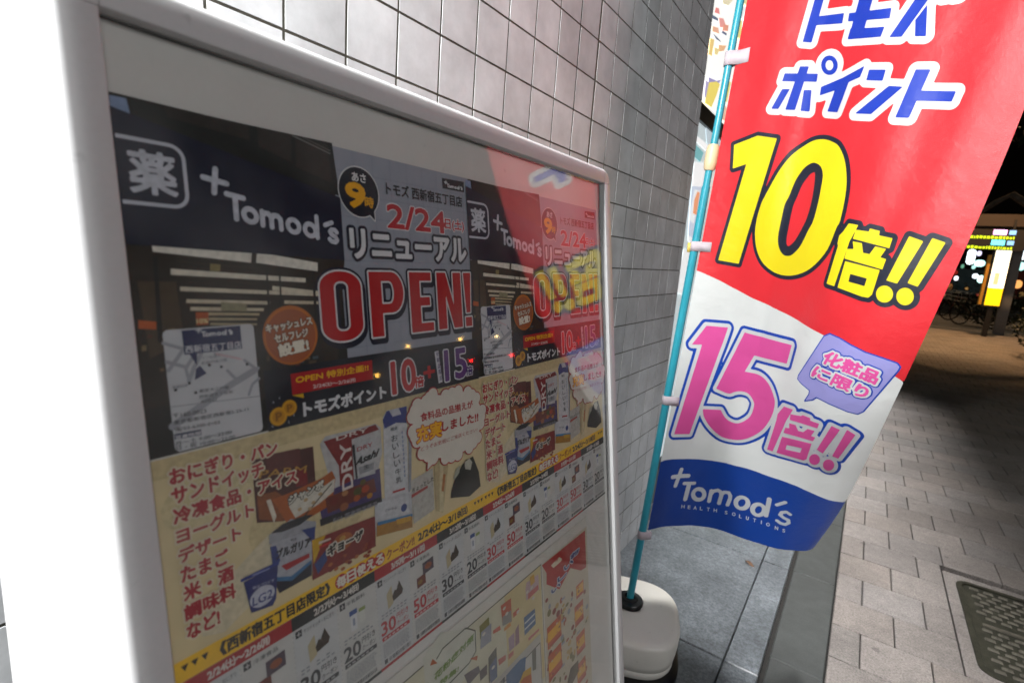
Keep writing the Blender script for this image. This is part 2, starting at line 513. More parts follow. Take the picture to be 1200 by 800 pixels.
for j in range(-12, 130):
    y0 = 1.867 + 0.1955 * j
    off = 0.0 if j % 2 == 0 else 0.098
    x = 0.071 - 0.098 - 0.01 + off
    while x < 4.3:
        xa, xb = max(x, 0.071), x + 0.1955
        x += 0.1955
        if xb - xa < 0.03: continue
        if y0 + 0.1955 > MY0 + 0.005 and y0 < MY1 - 0.005 and xb > MX0 and xa < MX1:
            for a_, b_ in ((xa, min(xb, MX0)), (max(xa, MX1), xb)):
                if b_ - a_ > 0.02:
                    t_ = random.uniform(0.86, 1.1)
                    slab(g, a_ + 0.0016, b_ - 0.0016, y0 + 0.0016, y0 + 0.1939, 0.0, c=t_, bev=0.0025)
            continue
        t_ = random.uniform(0.84, 1.12); wv = random.uniform(-0.03, 0.03)
        slab(g, xa + 0.0016, xb - 0.0016, y0 + 0.0016, y0 + 0.1939, 0.0, c=(t_ * (1 + wv), t_, t_ * (1 - wv)), bev=0.0025, tilt=0.0006)
struct(g.build('pavement', M_PAVER, tint=True))
g = MB(); g.box(4.3, 4.45, -20, 60, -0.2, 0.02)
struct(g.build('kerb', mat('kerb_concrete', '#777571', 0.85, noise=0.15)))
g = MB(); g.box(4.46, 14, -40, 150, -0.3, -0.015)
struct(g.build('road', M_ASPH))

# tiled wall: glazed square tiles on a 100 mm grid with a wider movement joint
WX = -0.6995
YEND = 2.292
wall = empty('tiled_wall', (WX, 0.8, 0))
tag(wall, 'pale grey square tiled building wall behind the signboard', 'wall')
g = MB(); gm = MB()
cols_y = []
for k in range(-20, 14):
    y = 1.1271 + 0.1 * k + (0.0064 if k >= 2 else 0)
    w = 0.1
    cols_y.append((y, y + w))
JX = 0.0020
for (ya, yb) in cols_y:
    if yb > 1.2271 and ya < 1.2271 + 0.001 and False: continue
    if ya > YEND - 0.02: continue
    yb = min(yb, YEND + 0.001)
    wide_r = abs(yb - 1.2271) < 0.004
    wide_l = abs(ya - 1.2335) < 0.004
    for r in range(0, 35):
        z0, z1 = 0.1 * r + JX, 0.1 * r + 0.1 - JX
        a, b = ya + (0.0035 if wide_l else JX), yb - (0.0035 if wide_r else JX)
        if yb >= YEND: b = YEND - 0.001
        bv = 0.0004
        tl = [random.uniform(-0.00035, 0.00035) for _ in range(4)]
        vs = [(-0.006, a, z0), (-0.006, b, z0), (-0.006, b, z1), (-0.006, a, z1),
              (-0.0004, a, z0), (-0.0004, b, z0), (-0.0004, b, z1), (-0.0004, a, z1),
              (0 + tl[0], a + bv, z0 + bv), (0 + tl[1], b - bv, z0 + bv), (0 + tl[2], b - bv, z1 - bv), (0 + tl[3], a + bv, z1 - bv)]
        fs = [(8, 9, 10, 11)]
        for k in range(4):
            q = (k + 1) % 4
            fs += [(4 + k, 4 + q, 8 + q, 8 + k)]
        tv = [(v[0], v[1] - 0.8, v[2]) for v in vs]; tc_ = random.uniform(0.9, 1.05)
        g.add(tv, fs, 0, tc_)
        g.add(tv, [(k, (k + 1) % 4, 4 + (k + 1) % 4, 4 + k) for k in range(4)], 1, tc_)
g.build('tile_facing', [M_TILE, M_GROUT], wall, tint=True)
gm.box(-0.9, -0.0017, -1.75, YEND - 0.8 - 0.0025, -0.02, 3.6)
gm.build('grout_bed', M_GROUT, wall)
g = MB(); g.box(-0.0055, -0.0012, 1.2272 - 0.8 - 0.0015, 1.2334 - 0.8 + 0.0015, 0, 3.5)
g.build('movement_joint', mat('sealant', '#23211f', 0.6), wall)

# shop window beyond the end of the tiled wall
shop = empty('shop_window', (-0.75, 2.3, 0))
tag(shop, 'lit shop window with a black frame bar and colourful posters beyond the tiled wall', 'shop window')
SWX = -0.75
M_GLOWP = mat('lit_poster_white', '#f4f4ee', 0.4, emit=0.95, emcol='#f6f7f2')
M_GLASS = mat('lit_interior', '#dfe9ea', 0.3, emit=0.55, emcol='#dcebee')
g = MB(); g.box(-0.05, 0, 0.0, 2.6, 0.25, 1.86)
g.build('window_pane', M_GLASS, shop)
g = MB(); g.box(-0.05, 0.012, 0.0, 2.6, 1.862, 1.935); g.box(-0.05, 0.012, 0.0, 2.6, 0.2, 0.248); g.box(-0.05, 0.012, 1.6, 1.66, 0.25, 1.86); g.box(-0.05, 0.012, 2.601, 2.66, 0.2, 3.4)
g.build('window_frame', mat('black_frame', '#060606', 0.35), shop)
g = MB(); g.box(-0.05, 0.0, 0.0, 2.6, 1.937, 3.3)
g.build('poster_panel', M_GLOWP, shop)
g = MB(); g.box(-0.12, -0.002, 0.0, 2.66, 0.0, 0.198)
g.build('sill', mat('sill_grey', '#6c6c6a', 0.6), shop)
def emis(col, e=0.72):            # a backlit print: washed out by the light behind it
    c = [int(col[i:i + 2], 16) for i in (1, 3, 5)]
    col = '#%02x%02x%02x' % tuple(int(v + (255 - v) * 0.3) for v in c)
    return mat('lit_' + col.strip('#'), col, 0.5, emit=e)
def shop_pix(mb_mats, quads, depth):
    mb = MB(); ms = []
    for col, q in quads:
        m_ = emis(col)
        if m_ not in ms: ms.append(m_)
        b = len(mb.v)
        pts = [plane(px, py, 0, SWX) for px, py in q]
        fr = [(depth, p[1] - 2.3, p[2]) for p in pts]; bk = [(depth - 0.0015, p[1] - 2.3, p[2]) for p in pts]
        n = len(q)
        fs = [tuple(range(n))] + [(k, k + n, (k + 1) % n + n, (k + 1) % n) for k in range(n)]
        mb.add(fr + bk, fs, ms.index(m_))
        depth += 0.0004
    return mb, ms
mb, ms = shop_pix(None, [
    ('#e86a66', [(838.5, 9), (842, 10), (843, 17), (837, 15)]), ('#33405e', [(835, 18), (841, 22), (841, 25), (834.5, 22)]),
    ('#f0887c', [(842, 21), (847, 22), (851, 33), (843, 32)]), ('#f2a276', [(834.5, 31), (841, 33), (842, 40), (834, 37)]),
    ('#e9825e', [(847, 29), (853, 30), (852, 37), (846, 36)]), ('#3a4666', [(846, 36), (851, 40), (850, 42), (845, 39)]),
    ('#f3c35a', [(831.5, 45), (836, 47), (833, 66), (829.5, 64)]), ('#424b66', [(835, 40), (842, 47), (844, 50), (838, 46)]),
    ('#f0a96a', [(841, 53), (850, 54), (847, 60), (841, 61)]), ('#f1d27a', [(836, 56), (842, 58), (839, 65), (836, 64)]),
    ('#e8d9a8', [(845, 0), (858, 0), (852, 7), (846, 5)]), ('#8478b8', [(829, 91), (838, 95), (843, 94), (840, 100), (829, 99)]),
    ('#f4d63c', [(828, 97), (838, 96), (842, 99), (838, 112), (832, 126), (824.5, 121)]), ('#9b90c4', [(825.5, 95), (829, 97), (825, 116), (823.8, 112)]),
    ('#f0dc52', [(851, 95), (855, 97), (850, 120), (846, 118)]), ('#f3b18c', [(845, 121), (851, 128), (849, 143), (844, 140)]),
    ('#f2e46a', [(864, 24), (868, 25), (866, 46), (862, 44)]), ('#ffffff', [(867, 8), (872, 9), (869, 22), (865, 22)]),
    ('#f5e08a', [(868, 4), (871, 0), (878, 0), (874, 8)]), ('#b9cdd4', [(872, 12), (880, 8), (874, 40), (868, 42)]),
], 0.002)
mb.build('poster_print', ms, shop)
mb, ms = shop_pix(None, [
    ('#ffffff', [(817, 160), (829, 170), (828, 178), (815.5, 166)]), ('#3f9aa0', [(815, 170), (824, 179), (820, 190), (813.5, 184)]),
    ('#a9bcc6', [(826, 140), (846, 160), (844, 172), (828, 168)]), ('#f7f7f7', [(813, 190), (826, 192), (816, 290), (806, 282)]),
    ('#b4c4dc', [(810, 218), (822, 219), (812, 280), (806, 276)]), ('#e9eef2', [(813, 222), (820, 224), (812, 262), (807, 258)]),
    ('#e8793f', [(816.5, 224), (819, 226), (815, 252), (811, 250), (812.5, 234)]), ('#e58a86', [(842, 202), (851, 205), (846, 230), (839, 226)]),
    ('#f6c9c2', [(838, 228), (846, 232), (842, 262), (834, 258)]), ('#d94f3a', [(840, 214), (845, 216), (843, 222), (839, 220)]),
    ('#f2f4f4', [(800, 292), (812, 296), (800, 345), (791, 342)]),
], 0.002)
mb.build('window_poster', ms, shop)
# unseen, added to cut off the pavement lamp: the canopy over the pavement
can = tag(empty('canopy', (0, 3.9, 2.75)), 'dark shallow canopy over the pavement beyond the tiled wall', 'canopy')
M_CAN = mat('baffle_metal', '#2a2a2c', 0.6)
g = MB(); g.box(-0.76, 0.30, -2.8, 2.8, 0.26, 0.32); g.box(0.13, 0.15, -2.8, 2.8, -0.03, 0.258)
g.build('canopy_board', M_CAN, can)

# ================================================================== THE SIGNBOARD
sign = empty('stand_signboard', (-0.2, 0.41, 0))
tag(sign, 'white framed box signboard leaning back by the tiled wall with flyers under clear acrylic', 'signboard')
bpy.context.view_layer.update()
SM = sign.matrix_world.inverted()
PM = SM @ sign_matrix(0, 0)       # panel coordinates (u along the street, -v up) in the sign's own frame
def panel_obj(o):
    o.parent = sign; o.matrix_local = PM
    return o
def dirty_white(name, base, rough=0.42, dirt=0.8):
    def b(nt, p):
        N, L = nt.nodes, nt.links
        tc = N.new('ShaderNodeTexCoord')
        out = None
        prev = None
        for sc, lo, a0, a1 in ((7, 0.95, 0.35, 0.6), (70, dirt, 0.24, 0.33), (300, 0.97, 0.3, 0.6)):
            n = N.new('ShaderNodeTexNoise'); n.inputs['Scale'].default_value = sc; n.inputs['Detail'].default_value = 6
            L.new(tc.outputs['Object'], n.inputs['Vector'])
            r = N.new('ShaderNodeMapRange'); r.inputs[1].default_value = a0; r.inputs[2].default_value = a1; r.inputs[3].default_value = lo; r.inputs[4].default_value = 1
            L.new(n.outputs[0], r.inputs[0])
            v = N.new('ShaderNodeVectorMath'); v.operation = 'SCALE'
            if prev is None: v.inputs[0].default_value = hx(base)[:3]
            else: L.new(prev, v.inputs[0])
            L.new(r.outputs[0], v.inputs['Scale']); prev = v.outputs[0]
        L.new(prev, p.inputs['Base Color'])
        p.inputs['Roughness'].default_value = rough
    return mix_mat(name, b)
M_FRAME = dirty_white('white_enamel', '#c3c3c4', 0.36)
M_BOARD = dirty_white('white_board', '#d6d4d1', 0.55)
A0, A1, B0, B1 = 0.1088, 0.7113, 0.1563, -0.744     # aperture: u from A0 to A1, y (= -v) from B1 to B0
DPT = 0.0112
RW = 0.0215                                         # rail width
# cross-section of a rail: (offset outwards from the aperture, height above the panel)
PROF = [(0, -0.006), (0, DPT - 0.0012), (0.0004, DPT - 0.0004), (0.0014, DPT), (RW - 0.0055, DPT)]
for k in range(1, 7):
    a = math.pi / 2 * k / 6
    PROF.append((RW - 0.0055 + 0.0055 * math.sin(a), DPT - 0.0055 + 0.0055 * math.cos(a)))
PROF += [(RW, -0.03)]
def rail(name, path, mat_):
    """path: list of (aperture point, outward direction) stations"""
    vs = []; fs = []
    n = len(PROF)
    for (p, d) in path:
        for off, w in PROF: vs.append((p[0] + d[0] * off, p[1] + d[1] * off, w))
    for i in range(len(path) - 1):
        for k in range(n - 1):
            fs.append((i * n + k, (i + 1) * n + k, (i + 1) * n + k + 1, i * n + k + 1))
    fs.append(tuple(range(n))); fs.append(tuple((len(path) - 1) * n + k for k in range(n))[::-1])
    o = link_mesh(name, vs, fs, mat_)
    smooth_by_angle(o, 40)
    return panel_obj(o)
GAP = 0.0004
rail('frame_rail', [((A0, B1), (-1, 0)), ((A0, B0 - GAP), (-1, 0))], M_FRAME)
rail('frame_rail', [((A1, B0 - GAP), (1, 0)), ((A1, B1), (1, 0))], M_FRAME)
rail('frame_rail', [((A0 + GAP, B0), (0, 1)), ((A1 - GAP, B0), (0, 1))], M_FRAME)
rail('frame_rail', [((A1 - GAP, B1), (0, -1)), ((A0 + GAP, B1), (0, -1))], M_FRAME)
for (cx, cy, a0) in ((A0, B0, 90), (A1, B0, 0)):
    st = [((cx, cy), (math.cos(math.radians(a0 + 90 * k / 10)), math.sin(math.radians(a0 + 90 * k / 10)))) for k in range(11)]
    rail('corner_piece', st[::-1], M_FRAME)
# dark gasket where the acrylic meets the frame
def prism(name, poly, w0, w1, m_, bev=0.0):
    n = len(poly)
    vs = [(x, y, w0) for x, y in poly] + [(x, y, w1) for x, y in poly]
    fs = [tuple(range(n))[::-1], tuple(range(n, 2 * n))] + [(k, (k + 1) % n, (k + 1) % n + n, k + n) for k in range(n)]
    return panel_obj(link_mesh(name, vs, fs, m_))
M_GASK = mat('gasket', '#3a3937', 0.7)
g = MB()
GW = 0.0011
g.box(A0, A0 + GW, B1, B0, 0.0004, 0.0030); g.box(A1 - GW, A1, B1, B0, 0.0004, 0.0030)
g.box(A0 + GW, A1 - GW, B0 - GW, B0, 0.0004, 0.0030)
panel_obj(g.build('gasket', M_GASK))
prism('backing_board', [(A0 - 0.006, B1 - 0.006), (A1 + 0.006, B1 - 0.006), (A1 + 0.006, B0 + 0.006), (A0 - 0.006, B0 + 0.006)], -0.005, 0.0, M_BOARD)
def acrylic(nt):
    N, L = nt.nodes, nt.links
    N.remove(N['Principled BSDF'])
    tr = N.new('ShaderNodeBsdfTransparent'); tr.inputs[0].default_value = (0.97, 0.975, 0.97, 1)
    gl = N.new('ShaderNodeBsdfGlossy'); gl.inputs[0].default_value = (1, 1, 1, 1); gl.inputs['Roughness'].default_value = 0.035
    df = N.new('ShaderNodeBsdfDiffuse'); df.inputs[0].default_value = (0.75, 0.75, 0.73, 1)
    fr = N.new('ShaderNodeFresnel')
    ge = N.new('ShaderNodeNewGeometry')
    io = N.new('ShaderNodeMapRange'); io.inputs[3].default_value = 1.49; io.inputs[4].default_value = 1 / 1.49
    L.new(ge.outputs['Backfacing'], io.inputs[0]); L.new(io.outputs[0], fr.inputs[0])
    tc = N.new('ShaderNodeTexCoord')
    n = N.new('ShaderNodeTexNoise'); n.inputs['Scale'].default_value = 9; n.inputs['Detail'].default_value = 7
    L.new(tc.outputs['Object'], n.inputs['Vector'])
    mr = N.new('ShaderNodeMapRange'); mr.inputs[1].default_value = 0.4; mr.inputs[2].default_value = 0.75; mr.inputs[3].default_value = 0.01; mr.inputs[4].default_value = 0.075
    L.new(n.outputs[0], mr.inputs[0])
    m0 = N.new('ShaderNodeMixShader'); L.new(mr.outputs[0], m0.inputs[0]); L.new(tr.outputs[0], m0.inputs[1]); L.new(df.outputs[0], m0.inputs[2])
    mx = N.new('ShaderNodeMixShader'); L.new(fr.outputs[0], mx.inputs[0]); L.new(m0.outputs[0], mx.inputs[1]); L.new(gl.outputs[0], mx.inputs[2])
    L.new(mx.outputs[0], N['Material Output'].inputs[0])
M_ACR = bpy.data.materials.new('clear_acrylic'); M_ACR.use_nodes = True; acrylic(M_ACR.node_tree)
prism('acrylic_pane', [(A0 + 0.0012, B1 + 0.001), (A1 - 0.0012, B1 + 0.001), (A1 - 0.0012, B0 - 0.0012), (A0 + 0.0012, B0 - 0.0012)], 0.0032, 0.0060, M_ACR)
# closed box behind the panel; its side faces the shop front
def at_panel(u, y, w):
    return SM @ (sign_matrix(0, 0) @ Vector((u, y, w)))
g = MB()
for uu, flip in ((A0 - RW + 0.0005, False), (A1 + RW - 0.0005, True)):
    top = at_panel(uu, B0 + RW - 0.004, -0.0302); bot = at_panel(uu, B1 - RW, -0.0302)
    yy = top.y
    bx = -0.597 + 0.2; bx0 = -0.556 + 0.2
    th = 0.004 * (1 if not flip else -1)
    a = [(top.x, top.z), (bx, top.z - 0.02), (bx0, 0.05), (bot.x + 0.06, 0.05), (bot.x, bot.z)]
    vs = [(x, yy, z) for x, z in a] + [(x, yy + th, z) for x, z in a]
    n = len(a)
    fs = [tuple(range(n)), tuple(range(n, 2 * n))[::-1]] + [(k, (k + 1) % n, (k + 1) % n + n, k + n) for k in range(n)]
    gg = MB(); gg.add(vs, fs)
    gg.build('side_panel', M_FRAME, sign)
ya, yb = at_panel(A0 - RW + 0.005, 0, 0).y, at_panel(A1 + RW - 0.005, 0, 0).y
tp = at_panel(0, B0 + RW - 0.006, -0.0302); bt = at_panel(0, B1 - RW, -0.0302)
def sheet_box(name, prof):
    n = len(prof)
    vs = [(x, ya, z) for x, z in prof] + [(x, yb, z) for x, z in prof]
    fs = [tuple(range(n)), tuple(range(n, 2 * n))[::-1]] + [(k, (k + 1) % n, (k + 1) % n + n, k + n) for k in range(n)]
    gg = MB(); gg.add(vs, fs); return gg.build(name, M_FRAME, sign)
sheet_box('top_panel', [(tp.x, tp.z), (-0.396, tp.z - 0.02), (-0.396, tp.z - 0.024), (tp.x, tp.z - 0.004)])
sheet_box('back_panel', [(-0.397, tp.z - 0.0245), (-0.356, 0.05), (-0.352, 0.05), (-0.393, tp.z - 0.0245)])
sheet_box('lower_panel', [(bt.x, bt.z), (bt.x + 0.06, 0.05), (bt.x + 0.056, 0.05), (bt.x - 0.004, bt.z)])
for yy in (ya + 0.04, yb - 0.04):
    for xx in (-0.33, bt.x + 0.03):
        gg = MB(); gg.lathe([(0.018, 0.0), (0.02, 0.004), (0.02, 0.03), (0.012, 0.0505)], (xx, yy, 0), 20)
        gg.build('foot', mat('black_rubber', '#161616', 0.6), sign)

# ================================================================== THE FLYERS
NAVY, INKR, BEIGE, YEL, PAPER, TGREY = '#0d1230', '#c4202a', '#d9c79c', '#f0bf12', '#d8d6d0', '#9a9fac'
def make_flyer():
    fl = empty('flyer')
    W, H = 0.297, 0.4285
    sh = Print(FL); 
    # the sheet itself, slightly wavy towards its lower edge
    g = MB(); nx, ny = 24, 30
    vs = []
    for j in range(ny + 1):
        for i in range(nx + 1):
            x = W * i / nx; y = -H * j / ny
            if j == ny: y += 0.0012 * math.sin(x * 60) + 0.0008 * math.sin(x * 145 + 1)
            vs.append((x, y, 0.0))
    fs = [(j * (nx + 1) + i, (j + 1) * (nx + 1) + i, (j + 1) * (nx + 1) + i + 1, j * (nx + 1) + i + 1) for j in range(ny) for i in range(nx)]
    g.add(vs, fs); g.build('sheet', ink(PAPER), fl)

    # --- photograph of the shop front
    p = Print(FL); p.photo = True
    p.rect(0, -0.2015, W, 0.0, '#16130f', 1)
    p.rect(0.1383, -0.196, W, 0.0, ink(TGREY), 2)
    for k in range(1, 12): p.rect(0.1383, -0.017 * k - 0.0004, W, -0.017 * k, '#868c9c', 3)
    for k in range(1, 9): p.rect(0.1383 + 0.0186 * k, -0.196, 0.1387 + 0.0186 * k, 0, '#888e9e', 4)
    p.poly([(127, 112), (147, 116), (152, 136), (128, 128)], '#7f93b5', 5)
    p.poly([(152, 117), (388, 168), (397, 230), (300, 193), (155, 137)], '#191d1c', 5)
    for q in ([(190, 124), (290, 147), (292, 165), (195, 138)], [(300, 150), (340, 158), (340, 190), (302, 172)], [(345, 162), (383, 170), (388, 215), (346, 196)]):
        p.poly(q, '#2b2723', 6)
    p.poly([(341, 158), (386, 180), (386, 181.5), (341, 160)], '#70706c', 7); p.poly([(352, 160), (386, 177), (386, 178), (352, 161)], '#60605c', 7)
    # interior: lit ceiling strips above dim shelves
    p.poly([(147, 287), (403, 303), (394, 440), (160, 480)], '#2a2117', 5)
    p.poly([(160, 330), (205, 330), (215, 400), (175, 420)], '#4a3a26', 6)
    for a, b, c, d, col in [((176, 281.5), (294, 295), (293, 308), (178, 295), '#e6e1d6'), ((300, 295.5), (371, 308), (371, 318), (299, 308), '#e6e1d6'),
        ((199, 315), (357, 326), (357, 331), (199, 322), '#ddd6c6'), ((210, 336), (372, 343), (372, 347), (210, 341), '#d6cdb8'), ((217.5, 350.5), (315, 353), (315, 357), (217, 355), '#cfc4ac'),
        ((222, 359.5), (308, 361), (308, 364.5), (222, 364), '#cabda4'), ((243, 366), (303, 367), (303, 369.5), (243, 369.5), '#b9a885'), ((243, 372), (300, 373), (300, 375), (243, 375.5), '#b4a482'),
        ((318, 335), (372, 341), (372, 345), (318, 340), '#d6cdb8'), ((332, 352), (372, 353), (372, 356.5), (332, 356), '#cabda4'), ((245, 378), (300, 379), (300, 381), (245, 381), '#a99a7a'),
        ((245, 309), (257, 310), (257, 318), (245, 318), '#8a7c4c'), ((258, 354), (288, 356), (288, 365), (258, 364), '#8c8668')]:
        p.poly([a, b, c, d], col, 7)
    p.poly([(161, 375), (182, 377), (182, 386), (161, 385)], '#c05a1c', 7)
    p.poly([(228, 366), (243, 366), (243, 380), (229, 381)], '#b4531f', 8)
    p.box_text('10%', (229.5, 379), (242, 373), '#ead9a0', 9, 0.05)
    for q in ([(310, 313), (312, 313), (316, 378), (313, 378)], [(325, 315), (327, 315), (330, 372), (328, 372)], [(364, 318), (367, 319), (372, 400), (369, 400)], [(178, 300), (183, 300), (190, 400), (184, 402)]):
        p.poly(q, '#1c1814', 9)
    p.poly([(300, 390), (372, 395), (385, 440), (300, 470)], '#241f1b', 8)
    for k in range(9): p.poly([(310 + 8 * (k % 3) + 30, 400 + 9 * (k // 3)), (316 + 8 * (k % 3) + 30, 400 + 9 * (k // 3)), (316 + 8 * (k % 3) + 30, 403 + 9 * (k // 3)), (310 + 8 * (k % 3) + 30, 403 + 9 * (k // 3))], ('#5a4a38', '#4a5248', '#6a563a')[k % 3], 10)
    for k in range(46):          # goods on the shelves behind the glass
        cx, cy = random.uniform(163, 372), random.uniform(376, 440)
        if cx > 205 and cx < 300: continue
        w_ = random.uniform(3, 9); h_ = random.uniform(2, 7)
        p.poly([(cx, cy), (cx + w_, cy - 0.12 * w_), (cx + w_, cy + h_ - 0.12 * w_), (cx, cy + h_)], ('#4e4030', '#6b5536', '#3a3a34', '#7c6a4a', '#5a3022', '#42505a')[k % 6], 8.2)
    for k in range(10):
        yy = 300 + 6 * k; p.poly([(205 + 3 * k, yy), (300, yy + 8), (300, yy + 9), (205 + 3 * k, yy + 1)], '#3c2f20', 6.2)
    # dark fascia with the word mark
    p.poly([(126, 124), (397.5, 232), (402.5, 305), (146, 286)], '#10152f', 8)
    ic = [FL(128, 158), FL(216, 184.5), FL(217, 239), FL(140, 226.5)]
    x1, y1 = FL(216, 210)[0], FL(128, 158)[1]
    x0 = -0.012; y0 = FL(207, 243)[1]
    rr = 0.0075
    loop = []
    for (cx, cy, a0) in ((x1 - rr, y1 - rr, 0), (x0 + rr, y1 - rr, 90), (x0 + rr, y0 + rr, 180), (x1 - rr, y0 + rr, 270)):
        for k in range(7): loop.append((cx + rr * math.cos(math.radians(a0 + 15 * k)), cy + rr * math.sin(math.radians(a0 + 15 * k))))
    # rounded emblem, cut by the sheet's edge
    F = Field(0.0005, y0 - 0.004, x1 + 0.004, y1 + 0.004, 0.0005); F.path(np.array(loop), True, 0.01)
    ff = np.abs(F.f()) - 0.00105
    for c_ in cells(ff, F.x0, F.y0, F.h, 10): p.raw(c_, ink('#c9ccd8'), 10)
    p.loc_text('薬', 0.0052, y0 + 0.0058, x1 - 0.0052, y1 - 0.0058, '#c9ccd8', 10, 0.028)
    p.logo(FL(276, 259), FL(390, 285), FL(273.5, 226.5), [('#c9ccd8', 0)], 10)
    p.build('storefront_picture', fl)

    # --- headline block
    p = Print(FL)
    c0 = FL(420, 225.5); rad = 0.0192
    p.shape('#e8e8ea', 5, [circ(c0[0], c0[1], rad + 0.0008, n=36)])
    tail = [FL(428, 247), FL(437, 242), FL(438.5, 259)]
    p.shape('#e8e8ea', 5, [tail], off=0.0008)
    p.shape('#0e1426', 6, [circ(c0[0], c0[1], rad, n=36)]); p.shape('#0e1426', 7, [tail])
    p.box_text('あさ', (411.5, 212), (427, 205), '#e9e9ec', 8, 0.03)
    p.box_text('9', (406, 241), (425, 217.5), [('#f2ae12', 0)], 8, 0.07)
    p.box_text('時', (427, 243), (436, 232), '#f2ae12', 8, 0.03)
    p.box_text('トモズ 西新宿五丁目店', (452, 228), (540, 231), '#1b1b22', 6, 0.03)
    p.poly([(517, 208.8), (542.5, 213.5), (543, 225.8), (517.8, 220.8)], '#15151f', 6)
    p.logo(FL(524, 220.0), FL(540, 223), FL(524, 215.6), [('#e4e4e8', 0)], 7, 0.0003)
    p.box_text('2/24', (454, 266.5), (520, 249.5), [('#e6e6ea', 0.0008), ('#b81e2a', 0)], 6, 0.045)
    p.box_text('日(土)', (521, 270), (542, 259), [('#e6e6ea', 0.0007), ('#b81e2a', 0)], 6, 0.03)
    p.box_text('リニューアル', (411.5, 301.5), (544, 281), [('#15182c', 0.0024), ('#dcdde2', 0.0)], 6, 0.05)
    # OPEN!
    def bx(x0, y0, x1, y1): return [(x0, y0), (x1, y0), (x1, y1), (x0, y1)]
    A, T = FL(378.5, 402), FL(549, 320)
    ox, oy, ow, oh = A[0], A[1], T[0] - A[0], T[1] - A[1]
    def L_(pts): return [(ox + ow * x, oy + oh * y) for x, y in pts]
    st = 0.058
    def rrect(x0, y0, x1, y1, rx, ry):
        o_ = []
        for cx, cy, a0 in ((x1 - rx, y1 - ry, 0), (x0 + rx, y1 - ry, 90), (x0 + rx, y0 + ry, 180), (x1 - rx, y0 + ry, 270)):
            for k in range(8): o_.append((cx + rx * math.cos(math.radians(a0 + 90 * k / 7)), cy + ry * math.sin(math.radians(a0 + 90 * k / 7))))
        return o_
    op = [L_(rrect(0, 0, 0.215, 1, 0.1, 0.22)), L_(rrect(st + 0.012, 0.14, 0.215 - st - 0.012, 0.86, 0.032, 0.09))[::-1]]
    op += [L_([(0.265, 0), (0.335, 0), (0.335, 0.36)] + [(0.4 + 0.075 * math.sin(a), 0.68 - 0.32 * math.cos(a)) for a in [math.pi * k / 12 for k in range(13)]] + [(0.265, 1)])]
    op += [L_([(0.335, 0.50), (0.385, 0.50)] + [(0.385 + 0.028 * math.sin(a), 0.68 - 0.18 * math.cos(a)) for a in [math.pi * k / 8 for k in range(1, 8)]] + [(0.385, 0.86), (0.335, 0.86)])[::-1]]
    op += [L_([(0.52, 0), (0.68, 0), (0.68, 0.14), (0.59, 0.14), (0.59, 0.44), (0.66, 0.44), (0.66, 0.58), (0.59, 0.58), (0.59, 0.86), (0.675, 0.86), (0.675, 1), (0.52, 1)])]
    op += [L_([(0.72, 0), (0.785, 0), (0.785, 0.62), (0.845, 0), (0.915, 0), (0.915, 1), (0.85, 1), (0.85, 0.40), (0.79, 1), (0.72, 1)])]
    op += [L_([(0.955, 0.26), (0.99, 0.26), (1.005, 1), (0.94, 1)]), L_([(0.945, 0), (1.0, 0), (1.0, 0.17), (0.945, 0.17)])]
    sh_ = [np.array(l) + np.array([0.0012, -0.0028]) for l in op]
    p.shape('#12162c', 6, op + sh_, off=0.0034)
    p.layers([('#dedee2', 0.0015), ('#b5141c', 0.0001)], 7, op)
    p.build('headline', fl)

    # --- orange disc
    p = Print(FL)
    c1 = FL(340, 392.5)
    p.shape('#b5641c', 11, [circ(c1[0], c1[1], 0.0208, n=40)]); p.shape('#c8701a', 12, [circ(c1[0], c1[1], 0.0199, n=40)]); p.shape('#a4562a', 13, [circ(c1[0], c1[1] - 0.0006, 0.0188, n=40)])
    def ang(txt, x, y, w, h_, a, col, lay, b):
        ca, sa = math.cos(a), math.sin(a)
        A_ = np.array([c1[0] + x, c1[1] + y]); ex = np.array([ca, sa]) * w; ey = np.array([-sa, ca]) * h_
        lp = p.textloops(txt, A_, A_ + ex, A_ + ey)
        p.shape('#4a2a12', lay, lp, off=b * h_ + 0.0004, h=0.0003); p.shape(col, lay + 1, lp, off=b * h_, h=0.0003)
    ang('キャッシュレス', -0.0180, 0.0028, 0.0350, 0.0056, 0.10, '#e6dccb', 14, 0.05)
    ang('セルフレジ', -0.0125, -0.0042, 0.0255, 0.0054, 0.10, '#e6dccb', 14, 0.05)
    ang('設置!', -0.0100, -0.0140, 0.0225, 0.0082, 0.10, '#e9e2d2', 14, 0.06)
    p.build('round_badge', fl)

    # --- map card
    p = Print(FL)
    q0, q1 = FL(188.5, 387), FL(308, 507)
    x0, x1, y1, y0 = q0[0], q1[0] - 0.0005, q0[1], FL(203, 530)[1]
    p.shape('#c9cad0', 11, [rrect(x0, y0, x1, y1, 0.003, 0.003)], h=0.0006)
    for pts, w in [([(201, 499), (268, 451), (296, 434)], 0.0022), ([(190, 402), (211, 408)], 0.001), ([(196, 434), (215, 407)], 0.0011), ([(194, 424), (217, 430), (226, 416)], 0.0011),
                   ([(220, 446), (226, 430), (236, 410)], 0.0012), ([(216, 431), (220, 446)], 0.0009), ([(265, 434), (278, 447), (301, 431)], 0.001), ([(290, 462), (294, 450), (302, 443)], 0.0009), ([(285, 422), (300, 433)], 0.001), ([(250, 414), (279, 420)], 0.0007)]:
        p.shape('#a0a2aa', 12, lines=[[FL(*a_) for a_ in pts]], half=w, h=0.0004)
    p.shape('#d7b4b8', 13, lines=[[FL(252, 414.5), FL(281, 420.5)]], half=0.0005, h=0.0003)
    p.poly([(211, 387.3), (279.5, 381.5), (282, 408), (214.5, 415.5)], '#182456', 14)
